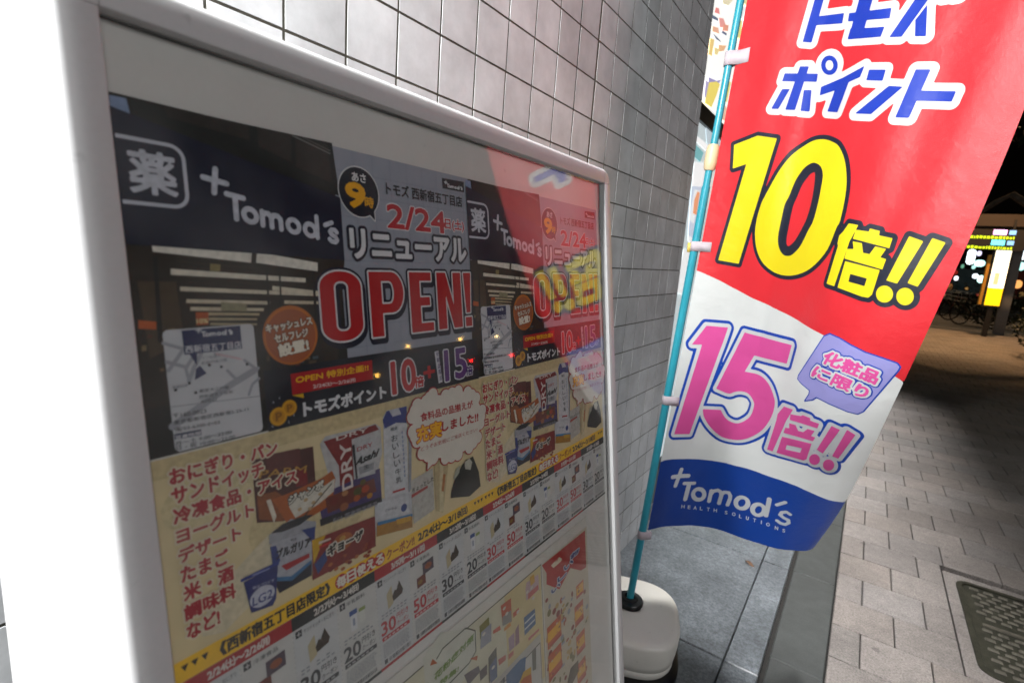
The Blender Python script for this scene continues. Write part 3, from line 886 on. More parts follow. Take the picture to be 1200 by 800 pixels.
    p.poly([(220, 414), (229, 413), (229, 428)], '#182456', 14); p.poly([(226.5, 445), (228, 432), (232.5, 428), (240.5, 437)], '#182456', 14)
    p.logo(FL(237, 394.5), FL(269, 391.5), FL(236.5, 388), [('#d8d9e0', 0)], 15, 0.0003)
    p.tri_text('西新宿五丁目店', (215.5, 414), (281, 407.5), (214.8, 405), [('#d8d9e0', 0)], 15, 0.012)
    for a_ in ((243.5, 427.5), (257.5, 429.5), (287.5, 426.5), (220, 448.5), (204, 456.5), (227.5, 459.5)):
        c_ = FL(*a_); p.rect(c_[0] - 0.0008, c_[1] - 0.0008, c_[0] + 0.0008, c_[1] + 0.0008, '#2a2a30', 15)
    p.tri_text('都営大江戸線', (231.6, 460), (266, 455), (231.6, 456), '#33333a', 15, 0.0)
    p.tri_text('西新宿五丁目駅', (231.6, 467), (271, 460.4), (231.6, 462.6), '#33333a', 15, 0.0)
    p.tri_text('A2出口', (233, 472.4), (252, 469), (233, 467.6), '#33333a', 15, 0.0)
    p.tri_text('十二社通り', (234, 421.5), (256, 418), (234, 417.8), '#6a6a72', 15, 0.0); p.tri_text('新宿中央公園', (234, 427.5), (264, 423), (234, 423.5), '#6a6a72', 15, 0.0)
    p.tri_text('青梅街道', (200, 456), (218, 452.5), (200, 452), '#6a6a72', 15, 0.0)
    p.shape('#77787e', 12, lines=[[FL(197, 476.5), FL(304, 463.5)]], half=0.0002, h=0.0003)
    p.tri_text('〒160-0023', (201.6, 489.4), (240, 483), (201, 484.4), '#26262c', 15, 0.01)
    p.tri_text('東京都新宿区西新宿5-25-11', (201.6, 497.4), (289, 481), (201.2, 492.4), '#26262c', 15, 0.01)
    p.tri_text('☎03-6300-0103', (203, 506), (256, 496.6), (202.4, 500.4), '#26262c', 15, 0.01)
    p.poly([(202.5, 508), (234, 502.3), (234.5, 509), (203, 514.5)], '#2b3152', 14)
    p.tri_text('営業時間', (204, 514.2), (233.5, 508.4), (203.6, 510), '#d6d7de', 15, 0.02)
    p.tri_text('月～土 9:00～22:00', (203.6, 522.4), (270, 507.6), (203, 517), '#26262c', 15, 0.01)
    p.tri_text('日・祝 10:00～22:00', (205, 527.6), (274, 513), (204.4, 522.4), '#26262c', 15, 0.01)
    p.build('map_panel', fl)

    # --- dark strip with the point offer
    p = Print(FL)
    p.rect(FL(320, 503)[0] - 0.004, -0.2022, W, -0.1605, '#141826', 9)
    p.rect(FL(320, 470)[0], -0.2022, FL(342, 470)[0], -0.150, '#17191f', 8)
    p.poly([(339, 438), (434.4, 421.6), (435.4, 444), (341, 462.4)], '#ab121a', 11)
    p.poly([(340.6, 463), (354, 460.6), (354.5, 466)], '#d3a514', 11)
    p.tri_text('OPEN 特別企画!!', (345.2, 449), (430, 434), (345, 440.5), '#efb50f', 12, 0.045)
    p.tri_text('2/24㈯～2/26㈪', (365.5, 455), (415, 447), (365, 450), '#e4d9d6', 12, 0.02)
    p.tri_text('トモズポイント', (355, 487), (451, 465), (354, 471), '#d9dadf', 11, 0.06)
    for cx, cy, r_ in ((324.8, 487.5, 0.0062), (337.5, 477.5, 0.0055)):
        c_ = FL(cx, cy)
        p.shape('#7e5a12', 11, [circ(c_[0], c_[1], r_ + 0.0005)]); p.shape('#d79d1e', 12, [circ(c_[0], c_[1], r_)]); p.shape('#c08516', 13, [circ(c_[0], c_[1], r_ * 0.72)])
        p.loc_text('P', c_[0] - r_ * 0.32, c_[1] - r_ * 0.42, c_[0] + r_ * 0.36, c_[1] + r_ * 0.42, '#8a5c0a', 14, 0.06)
    for cx, cy in ((319, 471), (326, 466), (343, 486), (337, 494), (318, 499)):
        c_ = FL(cx, cy); p.raw([(c_[0] - 0.0012, c_[1]), (c_[0], c_[1] - 0.0002), (c_[0], c_[1] + 0.0002)], '#cfd4e4', 12); p.raw([(c_[0], c_[1] - 0.0013), (c_[0] + 0.0002, c_[1]), (c_[0] - 0.0002, c_[1] + 0.0013)], '#cfd4e4', 12)
    def digits(txt, bl, tr, specs, lay):
        a_, b_ = FL(*bl), FL(*tr)
        p.loc_text(txt, a_[0], a_[1], b_[0], b_[1], specs, lay, 0.04, 4)
    digits('10', (459, 461.5), (483.5, 420), [('#dcdce2', 0.0012), ('#b5141c', 0)], 12)
    digits('倍', (484.5, 454.5), (494.5, 439.5), [('#dcdce2', 0.0008), ('#b5141c', 0)], 12)
    digits('+', (495.5, 443.5), (507, 428), [('#b5141c', 0.0003)], 12)
    p.poly([(507.5, 412), (512, 410.5), (517, 447), (512.5, 449)], '#cfcfd8', 12)
    for k in range(5):
        p.box_text('化粧品限定'[k], (509.6 + k * 0.95, 417.6 + 7.0 * k), (512.7 + k * 0.95, 411.3 + 7.0 * k), '#4a3f6e', 13, 0.02)
    digits('15', (521, 446), (543.5, 407.5), [('#dcdce2', 0.0012), ('#5a2a78', 0)], 12)
    digits('倍', (544.5, 440), (552, 428), [('#dcdce2', 0.0007), ('#3c2a68', 0)], 12)
    p.build('point_strip', fl)

    # --- beige food panel
    p = Print(FL); p.photo = True
    p.rect(0, -0.3300, W, -0.2024, ink(BEIGE), 1)
    p.rect(0, -0.2140, W, -0.2026, '#c9b78c', 2)
    p.shape('#c9b98e', 3, [circ(0.10, -0.27, 0.05, 0.03, 30)], h=0.002); p.shape('#d2c39a', 4, [circ(0.03, -0.235, 0.028, 0.018, 30)], h=0.002)
    p.shape('#cfc4a8', 4, [[FL(*q) for q in ((235, 745), (262, 740), (300, 700), (330, 640), (322, 618), (300, 640), (270, 672), (245, 700))]], h=0.0008)
    for k in range(14):
        x_, y_ = random.uniform(0.0, 0.29), random.uniform(-0.325, -0.206)
        p.shape(('#cdbd90', '#d6c79f', '#c6b78e')[k % 3], 2, [circ(x_, y_, random.uniform(0.008, 0.02), random.uniform(0.004, 0.01), 18)], h=0.001) if k < 4 else None
    # ice-cream pack
    p.poly([(294, 538.5), (366, 522.5), (369.5, 570), (351, 582), (332, 610), (300, 612)], '#4a1c18', 5)
    p.poly([(310, 533), (350, 524.5), (352, 545), (312, 552)], '#5c2420', 6)
    p.tri_text('PARM', (302, 560), (357, 553), (304, 551), '#b98a3a', 7, 0.02)
    p.poly([(345, 550), (358, 548), (360, 568), (346, 570)], '#7a1418', 6)
    p.poly([(300, 580), (322, 575), (345, 590), (330, 610), (303, 608)], '#8a4a1e', 6); p.poly([(311, 586), (316, 584), (323, 604), (320, 612)], '#d9d2c2', 7)
    # chicken pack with white label
    p.poly([(318, 585), (340, 576), (375, 560), (388, 551), (392, 560), (388, 590), (352, 612), (335, 612)], '#a8561c', 7)
    p.poly([(336, 583), (380, 568), (391, 560), (390, 575), (372, 590), (345, 606), (338, 594)], '#cfcabe', 8)
    p.tri_text('ジャンボ', (336.9, 591), (377.5, 571), (336.9, 581), [('#1a1a18', 0.0006), ('#d8d4c8', 0)], 9, 0.06)
    p.shape('#3a3128', 9, lines=[[FL(352, 608), FL(387, 566)]], half=0.0005, h=0.0004)
    for cx, cy in ((357, 585), (366, 588), (362, 595), (374, 578), (350, 596)): 
        c_ = FL(cx, cy); p.shape('#b59a72', 9, [circ(c_[0], c_[1], 0.0018, 0.0013, 10)], h=0.0004)
    # beer multipack
    p.poly([(374, 520), (380, 511), (439, 496), (445, 500), (447, 530), (440, 560), (396, 585), (385, 560)], '#b6b6b8', 5)
    p.poly([(378, 517), (439, 497), (443, 503), (412, 514), (383, 523)], '#7c1418', 6)
    p.poly([(380, 520), (411, 513), (414, 566), (398, 574), (396, 545)], '#7c1418', 6)
    p.tri_text('DRY', (393, 516), (430, 505), (393, 511), '#d9cfca', 7, 0.02)
    p.tri_text('DRY', (412.5, 570), (409.5, 517), (400.5, 575), '#d9cfca', 7, 0.03)
    p.poly([(411, 521), (440, 511), (438.5, 554), (416, 561)], '#b9babd', 8); p.poly([(411, 521), (414, 520), (418, 560), (416, 561)], '#2c2c30', 9)
    p.tri_text('DRY', (417, 528.8), (435, 522), (417, 524), '#9a1c22', 10, 0.02)
    p.tri_text('Asahi', (414.3, 546), (439.8, 534), (416.5, 536.5), '#16161c', 10, 0.06, shear=0.0012)
    p.poly([(419, 547), (437, 541), (436.5, 549), (420, 555.5)], '#8d8e94', 9); p.box_text('生', (425, 549.5), (431, 542.5), '#22222a', 10, 0.02)
    # milk carton
    p.poly([(448, 488), (452, 481), (475.5, 475.5), (477.5, 580), (450, 586)], '#c5c7cc', 5)
    p.poly([(447.5, 492), (452, 481.5), (475.5, 475.5), (476, 495), (463, 495), (449.5, 502)], '#26347e', 6)
    p.poly([(455, 481), (466, 477.5), (469, 485), (459, 488)], '#b8bac4', 7)
    p.poly([(477.5, 500), (481.5, 506), (481, 572), (477.5, 580)], '#8f939c', 6)
    for k, ch in enumerate('おいしい牛乳'):
        p.box_text(ch, (457.8 + 1.05 * k, 517.5 + 9.8 * k), (464.6 + 1.05 * k, 507.8 + 9.8 * k), '#26262e', 7, 0.01)
    p.box_text('明治', (457, 505), (464.5, 498.5), '#26262e', 7, 0.02)
    for k in range(11): p.poly([(469.5 + 0.3 * k, 505 + 5 * k), (471 + 0.3 * k, 504.6 + 5 * k), (471 + 0.3 * k, 508 + 5 * k), (469.5 + 0.3 * k, 508.4 + 5 * k)], '#8a93b0', 7)
    p.poly([(459, 575), (473.5, 570.5), (473.5, 573), (459, 577.5)], '#a8242c', 7)
    # purple dinner pack
    p.poly([(371, 580.5), (444, 548), (446.5, 584), (376, 608.5)], '#3e2f66', 7)
    p.poly([(380, 583), (437, 560), (440, 575), (383, 601)], '#6b2a1c', 8)
    for cx, cy, r_, col in ((390, 586, 0.0042, '#6e2018'), (403, 577, 0.003, '#a8764a'), (402, 593, 0.0042, '#8e5232'), (418, 575, 0.0042, '#4a4a1c'), (427, 572, 0.004, '#a03c14'), (417, 583, 0.0034, '#a4501c'), (432, 580, 0.003, '#a8741c'), (424, 564, 0.003, '#5a5020')):
        c_ = FL(cx, cy); p.shape(col, 9, [circ(c_[0], c_[1], r_, r_ * 0.75, 14)], h=0.0004)
    p.poly([(373.5, 608), (446, 581), (446.5, 588), (374.5, 616)], '#1f1f28', 9); p.tri_text('まいにち', (389, 612), (400, 608.5), (389, 606.5), '#9a9aa4', 10, 0.01)
    p.tri_text('国産野菜使用', (403, 607), (440, 592), (403, 601), '#8d8d98', 10, 0.01)
    # dumpling pack
    p.poly([(364, 632), (438, 604), (439, 639), (365, 679)], '#7c1c1a', 10)
    p.poly([(364, 632), (372, 629), (380, 626), (372, 645), (366, 660)], '#c9a01c', 11); p.poly([(367, 660), (380, 644), (382, 655), (371, 672)], '#243a7a', 11)
    c_ = FL(400, 634); p.shape('#a2561e', 11, [circ(c_[0], c_[1], 0.0095, 0.007, 20)], h=0.0005); p.shape('#b98a3c', 12, [circ(c_[0], c_[1] + 0.003, 0.003, 0.002, 12)], h=0.0005)
    p.poly([(372, 634), (386, 629), (386, 631), (372, 637)], '#d4c2b8', 12); p.poly([(372, 639), (386, 633), (386, 635), (373, 642)], '#b8262a', 12)
    for k in range(16):
        cx, cy = random.uniform(380, 434), 0
        cy = 668 - (cx - 380) * 0.5 + random.uniform(-10, 8)
        c_ = FL(cx, cy); p.shape(('#9a4a24', '#a85f30', '#6e1614', '#8e3a20')[k % 4], 11, [circ(c_[0], c_[1], 0.0022, 0.0014, 10)], h=0.0005)
    p.tri_text('ギョーザ', (382, 651), (423, 630), (382, 639), [('#d8d0c4', 0.001), ('#1a1614', 0)], 14, 0.06)
    # white sandwich bag and cheese pack
    p.poly([(438, 586), (481, 575), (482.5, 606), (482, 617), (440, 628), (438, 610)], '#b9bac0', 8); p.poly([(440, 612), (482, 603), (482, 617), (440, 628)], '#a4762a', 9)
    p.poly([(441, 588.5), (478, 579.5), (478, 600), (441, 609)], '#c2c4ca', 9); p.tri_text('さわやか', (450, 599), (464, 596), (450, 595.5), '#3a3a44', 10, 0.01)
    c_ = FL(472, 594); p.shape('#26407e', 10, [circ(c_[0], c_[1], 0.0036, 0.0034, 16)], h=0.0004); p.poly([(441, 611), (482, 601), (482, 604), (441, 615)], '#3a7aa8', 10)
    p.poly([(463, 608), (480, 603.5), (480, 609), (464, 614)], '#c29422', 11)
    p.poly([(480, 563), (506, 548), (508, 596), (484, 613)], '#b4b2ac', 7); p.tri_text('ちょっとした', (481.8, 577.5), (507, 562.5), (481.8, 572), '#3a3630', 8, 0.03); p.poly([(481, 579), (500, 568), (500, 571), (481, 583)], '#a63a38', 8)
    p.poly([(507, 541), (522, 536), (524, 545), (518, 600), (510, 598)], '#b6a67e', 8); p.poly([(514, 539), (518, 538), (519, 598), (514, 599)], '#c9bd98', 9); p.poly([(518, 555), (521, 555), (519, 575), (516, 575)], '#a86a34', 9)
    # rice balls
    p.poly([(531, 563), (540, 545), (545, 538), (550, 536), (553, 534), (560, 552), (562, 569), (549, 581), (527, 583), (528, 574)], '#1d1f1c', 9)
    p.poly([(543, 541), (549, 536.5), (552, 541), (550, 550), (544, 549)], '#b7b7a8', 10); p.poly([(531, 562), (537, 553), (538, 545), (533, 549), (530, 560)], '#a9a998', 10)
    # yoghurt cups
    p.poly([(315, 630), (368, 614), (367, 650), (364, 672), (326, 694), (318, 664)], '#a8aab4', 9); p.poly([(314, 637), (369, 618), (369, 610), (340, 607), (314, 626)], '#9a9ca4', 10)
    p.poly([(316, 624), (330, 613), (355, 603), (366, 602), (350, 614), (330, 622)], '#20222a', 11)
    p.poly([(315, 640), (322, 638), (327, 656), (318, 660)], '#25387c', 11); p.poly([(352, 620), (368, 616), (367, 640), (360, 628)], '#25387c', 11)
    p.poly([(320, 680), (340, 678), (364, 656), (364, 673), (326, 694)], '#191d30', 10); p.poly([(322, 675), (340, 674), (363, 655), (363, 659), (341, 679), (323, 680)], '#3b6f9c', 11)
    p.tri_text('ブルガリア', (321.7, 654.7), (362, 638), (322.5, 643.5), '#1c1c26', 12, 0.05)
    p.tri_text('明治', (339, 633.5), (346, 631.5), (339, 630.5), '#33333c', 12, 0.01)
    p.poly([(328, 662), (361, 647), (361, 652), (334, 667)], '#a3242c', 12)
    p.poly([(280, 678), (300, 668), (326, 656), (325, 661), (281, 681)], '#2a3a86', 12); p.poly([(284, 681), (324, 660), (322, 700), (318, 708), (293, 717)], '#27306e', 12)
    p.poly([(294, 672), (314, 664), (314, 665.5), (294, 674)], '#8b93c0', 13)
    c_ = FL(306, 697); p.shape('#b9bccc', 13, [circ(c_[0], c_[1], 0.0086, 0.0068, 24)], h=0.0004)
    p.tri_text('LG21', (294, 709.5), (321.7, 696), (294.5, 699), '#2b3578', 14, 0.02); p.tri_text('明治プロビオ', (294.7, 690), (319.5, 680), (294.7, 686), '#b0b5d0', 14, 0.01)
    p.photo = False
    # red list
    rows = [('おにぎり・パン', (198, 566.5), (322, 519.5)), ('サンドイッチ', (200.5, 589), (306, 542.5)), ('冷凍食品・アイス', (202.5, 613), (345, 551)), ('ヨーグルト', (206, 636), (295, 593)),
            ('デザート', (208.5, 658), (279.6, 620)), ('たまご', (211.5, 681), (265, 646.5)), ('米・酒', (214.5, 703), (271, 665.5)), ('調味料', (215.8, 728), (273.6, 686.5)), ('など!', (218.5, 747), (255, 721))]
    for k, (t_, a_, b_) in enumerate(rows):
        xa, xb = FL(*a_)[0], FL(*b_)[0]; yb0 = -0.2185 - 0.01195 * k
        p.loc_text(t_, xa, yb0, xb, yb0 + (0.0094 if k not in (3, 4) else 0.0088), [('#ddd2b8', 0.0010), ('#a31a2c', 0)], 15, 0.045)
    p.build('food_panel', fl)

    # --- cloud-shaped speech bubble
    p = Print(FL)
    cl = [(520, 463), (505, 462), (497, 470), (487, 474), (481, 488), (482, 505), (487, 516), (493, 530), (506, 536), (520, 536), (535, 532), (548, 524), (558, 512), (561, 496), (563, 480), (556, 466), (546, 459), (535, 458)]
    c2 = []
    for k in range(len(cl)):
        a_, b_ = cl[k], cl[(k + 1) % len(cl)]; c2 += [a_, ((a_[0] + b_[0]) / 2, (a_[1] + b_[1]) / 2)] if k % 2 else [a_]
    loops = [circ(FL(*q)[0], FL(*q)[1], 0.0064, 0.0060, 20) for q in c2] + [ccw([FL(*q) for q in cl])] + [ccw([FL(*q) for q in ((500, 530), (516, 530), (498.5, 550))])]
    p.shape('#a81a24', 17, loops, off=0.0011, h=0.0005); p.shape('#d7d2c8', 18, loops, h=0.0005)
    p.tri_text('食料品の品揃えが', (491, 493.5), (552, 477), (490, 484), '#a81a24', 19, 0.03)
    p.tri_text('充実', (486, 519), (515, 510), (486, 500), [('#a81a24', 0.0007), ('#eeb012', 0)], 19, 0.04)
    p.tri_text('しました!!', (516, 505), (558, 493), (516, 494), '#a81a24', 19, 0.04)
    p.tri_text('どうぞお気軽にご来店ください!', (491, 528.4), (557, 505), (491, 523), '#a81a24', 19, 0.0)
    p.build('speech_bubble', fl)

    # --- coupon banner
    p = Print(FL)
    yt, ym, yb_ = -0.3250, -0.3385, -0.3485
    p.rect(0, ym, W, yt, YEL, 2)
    for x_ in (0.0035, 0.0092, 0.0150, 0.2785, 0.2840, 0.2895):
        p.raw([(x_, -0.3285), (x_ + 0.0042, -0.3285), (x_ + 0.0021, -0.3325)], '#232018', 3)
    p.loc_text('《西新宿五丁目店限定》', 0.026, ym + 0.0024, 0.106, yt - 0.0022, '#232018', 3, 0.045)
    for k, ch in enumerate('毎日使える'):
        cx = 0.1135 + 0.0095 * k + 0.003
        p.shape('#b01c22', 3, [circ(cx, (ym + yt) / 2, 0.0056, n=24)], h=0.0004); p.loc_text(ch, cx - 0.0041, (ym + yt) / 2 - 0.004, cx + 0.0041, (ym + yt) / 2 + 0.004, '#e2dcd0', 5, 0.05)
    p.loc_text('クーポン!!', 0.162, ym + 0.0024, 0.194, yt - 0.0026, '#8a2a1c', 3, 0.03)
    p.loc_text('2/24㈯～3/18㈰', 0.199, ym + 0.0026, 0.268, yt - 0.0026, '#2a2418', 3, 0.05)
    for k, t_ in enumerate(('2/24㈯～2/26㈪', '2/27㈫～3/4㈰', '3/5㈪～3/11㈰', '3/12㈪～3/18㈰')):
        xa = -0.0007 + 0.0744 * k; xb = xa + 0.0744
        p.rect(max(xa, 0), yb_, min(xb, W), ym - 0.0002, ('#a4202a', '#22262a')[k % 2], 2)
        p.loc_text(t_, xa + 0.018, yb_ + 0.0018, xa + 0.058, ym - 0.0020, '#d8d2cc', 3, 0.04)
    p.build('coupon_banner', fl)

    # --- coupons
    kinds = ['rice', 'frozen', 'rice', 'drink', 'rice', 'frozen', 'rice', 'drink']
    price = ['30', '50', '30', '20', '30', '50', '30', '20']
    for k in range(8):
        p = Print(FL)
        xa = max(-0.0007 + 0.0372 * k, 0.0); xb = min(-0.0007 + 0.0372 * (k + 1), W)
        red = (k // 2) % 2 == 0
        col = '#b3303a' if red else '#3a3d42'
        p.rect(xa + 0.0002, -0.4255, xb - 0.0002, yb_ - 0.0003, ('#c4c6c8', '#c8c8c6')[k % 2], 1)
        for j in range(20): p.rect(xa, yb_ - 0.003 - 0.0038 * j - 0.0020, xa + 0.0003, yb_ - 0.003 - 0.0038 * j, '#8e9094', 2)
        p.rect(xa + 0.0022, yb_ - 0.0068, xa + 0.0072, yb_ - 0.0016, '#33363c', 2)
        p.rect(xa + 0.0044, yb_ - 0.0060, xa + 0.0050, yb_ - 0.0024, '#c4c6c8', 3); p.rect(xa + 0.0032, yb_ - 0.0045, xa + 0.0062, yb_ - 0.0039, '#c4c6c8', 4)
        p.loc_text({'rice': 'サンドイッチ・おにぎり', 'frozen': '冷凍食品', 'drink': '牛乳飲料'}[kinds[k]], xa + 0.0085, yb_ - 0.0062, xa + (0.034 if kinds[k] == 'rice' else 0.026), yb_ - 0.0026, '#3a3d44', 3, 0.0, 2, 26)
        cx = (xa + xb) / 2
        if kinds[k] == 'rice':
            p.raw([(cx - 0.008, -0.3655), (cx - 0.002, -0.3600), (cx - 0.001, -0.3760), (cx - 0.007, -0.3790)], '#b9ad8c', 3)
            p.raw([(cx - 0.002, -0.3700), (cx + 0.001, -0.3655), (cx + 0.003, -0.3665), (cx + 0.0065, -0.3595), (cx + 0.0105, -0.3690), (cx + 0.009, -0.3725), (cx - 0.001, -0.3745)], '#3b2f28', 4)
        elif kinds[k] == 'frozen':
            p.raw([(cx - 0.010, -0.3690), (cx + 0.001, -0.3680), (cx + 0.001, -0.3775), (cx - 0.010, -0.3785)], '#6a3024', 3)
            p.raw([(cx - 0.002, -0.3580), (cx + 0.012, -0.3570), (cx + 0.012, -0.3680), (cx - 0.002, -0.3690)], '#4b3c4c', 4)
            p.shape('#8e4a2a', 5, [circ(cx + 0.005, -0.3628, 0.0045, 0.003, 14)], h=0.0005); p.shape('#8a6a2a', 4, [circ(cx - 0.006, -0.3735, 0.003, 0.002, 12)], h=0.0005)
        else:
            p.rect(cx - 0.0075, -0.3770, cx - 0.0015, -0.3640, '#d4d6da', 3); p.rect(cx - 0.0082, -0.3640, cx - 0.0010, -0.3600, '#35508e', 3)
            p.rect(cx + 0.001, -0.3740, cx + 0.0065, -0.3650, '#d0d2cc', 3); p.rect(cx + 0.0006, -0.3650, cx + 0.0070, -0.3620, '#8a9a5a', 3)
            p.rect(cx - 0.0056, -0.3730, cx - 0.0034, -0.3670, '#8a93a8', 4)
        for j in range(2):
            for i in range(7):
                if random.random() < 0.85: p.rect(xa + 0.004 + 0.0042 * i, -0.3816 - 0.0026 * j, xa + 0.0074 + 0.0042 * i - random.uniform(0, 0.001), -0.3804 - 0.0026 * j, '#8c9096', 3)
        p.loc_text(price[k], xa + 0.0030, -0.3985, xa + 0.0185, -0.3870, col, 3, 0.035)
        p.loc_text('円引き', xa + 0.0200, -0.3920, xa + 0.0335, -0.3868, col, 3, 0.01, 2, 30)
        p.loc_text('クーポン', xa + 0.0200, -0.3982, xa + 0.0335, -0.3940, col, 3, 0.01, 2, 30)
        p.rect(xa + 0.0030, -0.4035, xb - 0.0030, -0.4000, col, 3)
        for i in range(6): p.rect(xa + 0.0050 + 0.0045 * i, -0.4026, xa + 0.0080 + 0.0045 * i, -0.4012, '#a8a9ac' if not red else '#d8b4b4', 4)
        for j in range(8):
            x_ = xa + 0.0035
            while x_ < xb - 0.006:
                w_ = random.uniform(0.0012, 0.0034)
                p.rect(x_, -0.4062 - 0.0016 * j - 0.0008, min(x_ + w_, xb - 0.0035), -0.4062 - 0.0016 * j, '#94989c', 3)
                x_ += w_ + 0.0007
        x_ = xa + 0.009
        p.rect(xa + 0.0038, -0.4240, xa + 0.0072, -0.4200, '#4a4d52', 3)
        while x_ < xb - 0.004:
            w_ = random.choice((0.0004, 0.0007, 0.001)); p.rect(x_, -0.4238, x_ + w_, -0.4202, '#4a4d52', 3); x_ += w_ + random.choice((0.0005, 0.0008))
        p.rect(max(xa, 0), -0.4283, min(xb, W), -0.4257, '#a4202a' if red else '#2c3032', 2)
        p.build('coupon', fl)
    return fl
flyer = make_flyer()
flyer.matrix_world = sign_matrix(U0, V0, 0.0004)
tag(flyer, 'left of the two identical renewal opening flyers on the signboard, its coupons uppermost red on white', 'flyer', 'renewal opening flyers side by side in the signboard')
flyer['label'] = 'renewal opening flyer on the left in the signboard, nearest the white side panel'
second = flyer.copy(); COL.objects.link(second)
for ch in list(flyer.children):
    c = ch.copy(); COL.objects.link(c); c.parent = second
second.matrix_world = sign_matrix(U0 + 0.2930, V0, 0.00046)
second['label'] = 'renewal opening flyer on the right in the signboard, under the red banner reflection'

# --- supermarket advert sheet under the flyers
def make_advert():
    ad = empty('advert_sheet')
    p = Print(FL)
    X1 = FL(690, 700)[0]
    p.rect(0.03, -0.735, X1, -0.4395, '#cfcdc6', 1)
    p.rect(0.03, -0.4400, X1, -0.4396, '#a5a29b', 2)  # shadow line along the sheet's top edge, painted on
    p.build('sheet', ad)
    q = Print(FL)
    q.rect(0.10, -0.735, FL(634, 667)[0], -0.4525, '#57584f', 2)
    q.rect(0.101, -0.735, FL(634, 667)[0] - 0.0012, -0.4537, '#c9c6ae', 3)
    q.rect(FL(590, 690)[0], -0.600, FL(633, 667)[0] - 0.001, -0.4537, '#cbbb8a', 4)
    q.poly([(516, 740), (543, 736.5), (558, 738), (557, 760), (540, 800), (500, 830), (495, 770)], '#c8c9bd', 4)
    lp = [FL(511, 771), FL(518, 759), FL(545, 735), FL(556, 738), FL(557, 762), FL(549, 776), FL(520, 806), FL(500, 800)]
    q.shape('#4d5148', 5, lines=[lp], half=0.0007, h=0.0005)
    q.tri_text('花粉症対策', (508, 797.5), (554, 749.4), (508.8, 788), '#6c8a3a', 6, 0.04)
    q.tri_text('特集!', (513.8, 803.8), (536, 786), (515, 796), '#6c8a3a', 6, 0.04)
    q.poly([(503, 779), (506, 771), (512, 776)], '#b05a2c', 6); q.poly([(550, 771), (559, 767), (558, 773)], '#b05a2c', 6)
    for pts, col in [([(561, 733), (572, 722), (573.5, 738), (562, 748)], '#77752c'), ([(563, 740), (575, 729), (575, 750), (562, 760)], '#9094a0'),
                     ([(572, 800), (571.5, 770), (581, 757), (582, 785)], '#5a5c50'), ([(573, 780), (581, 768), (582, 792), (574, 800)], '#5f6c8a'),
                     ([(586, 709), (598, 700), (599, 728), (588, 729)], '#b8583c'), ([(588, 722), (598, 714), (599, 727), (588, 733)], '#8a8a86'), ([(577, 738), (585, 732), (586, 737), (577, 742)], '#c0604a'),
                     ([(600, 718), (607, 711), (608, 716), (601, 723)], '#b86048'), ([(615, 690), (616, 682), (630, 672), (631, 690), (616, 703)], '#b9a0a4'), ([(618, 695), (630, 684), (630, 690), (618, 702)], '#b8605a'),
                     ([(620, 676), (625, 672), (626, 681), (621, 686)], '#c89a2c'), ([(613, 723), (626, 712), (627, 730), (614, 744)], '#3f6288'), ([(614, 729), (626, 717), (626, 719), (614, 731)], '#c3c8cc'), ([(614, 736), (626, 724), (626, 726), (614, 738)], '#c3c8cc'),
                     ([(603, 738), (607, 730), (608, 752), (603, 757)], '#8c6a78'), ([(595, 747), (602, 740), (602, 757), (596, 763)], '#a08a9a'), ([(595, 766), (601, 761), (601, 766), (595, 772)], '#b86a5c'), ([(583, 772), (592, 766), (592, 772), (584, 779)], '#b86a5c'),
                     ([(543, 790), (560, 779), (562, 786), (548, 802)], '#6a6468'), ([(561, 786), (570, 777), (570, 789), (562, 797)], '#5c5656'), ([(618, 747), (631, 735), (631, 738), (619, 750)], '#b8706a'), ([(590, 735), (597, 728), (598, 732), (590, 739)], '#c88a3a')]:
        q.poly(pts, col, 6)
    for cx, cy in ((590, 712), (593, 718), (617, 693), (622, 688), (566, 742), (577, 781), (624, 700), (606, 716)):
        c_ = FL(cx, cy); q.shape('#c8c4ba', 7, [circ(c_[0], c_[1], 0.003, 0.0018, 12)], h=0.0006)
    # lower boxed panel
    a_ = FL(575, 800); b_ = FL(632, 742)
    q.rect(0.20, -0.735, b_[0] + 0.0006, b_[1] + 0.001, '#b6b4ac', 8); q.rect(0.20, -0.735, b_[0] - 0.0006, b_[1] - 0.010, '#4d5148', 9); q.rect(0.20, -0.735, b_[0] - 0.0016, b_[1] - 0.0112, '#c3c2bd', 10)
    q.poly([(592, 790), (608, 772), (615, 768), (614, 785), (606, 800), (592, 800)], '#4a6a8e', 11); q.poly([(607, 800), (612, 786), (621, 780), (622, 800)], '#c79c22', 11); q.poly([(622, 762), (627, 757), (627, 783), (623, 785)], '#6a6c64', 11)
    q.poly([(608, 800), (612, 793), (621, 788), (622, 800)], '#b5602a', 12)
    q.box_text('3日間', (583, 806), (590, 792), '#3a3a3a', 11, 0.03)
    q.build('left_page', ad)
    r = Print(FL)
    XL = FL(635.5, 667)[0]
    r.rect(XL, -0.735, X1, -0.4545, '#c2b9a4', 2)
    r.poly([(634.5, 662), (685, 621), (686.5, 664), (680, 668), (668, 665), (655, 690), (640, 684), (640, 671)], '#a81f1c', 3)
    r.poly([(645, 662), (655, 652), (658, 654), (657, 657), (648, 665)], '#d8cfb4', 4); r.box_text('オ', (650, 659), (654, 653), '#a02a22', 5, 0.04)
    for k, ch in enumerate('おいしい'):
        cx, cy = 673 - 7.5 * k, 648 + 13.5 * k
        r.box_text(ch, (cx - 5, cy + 7), (cx + 5, cy - 7), [('#c4c6d0', 0.0016), ('#2c3a78', 0.0003)], 6, 0.06)
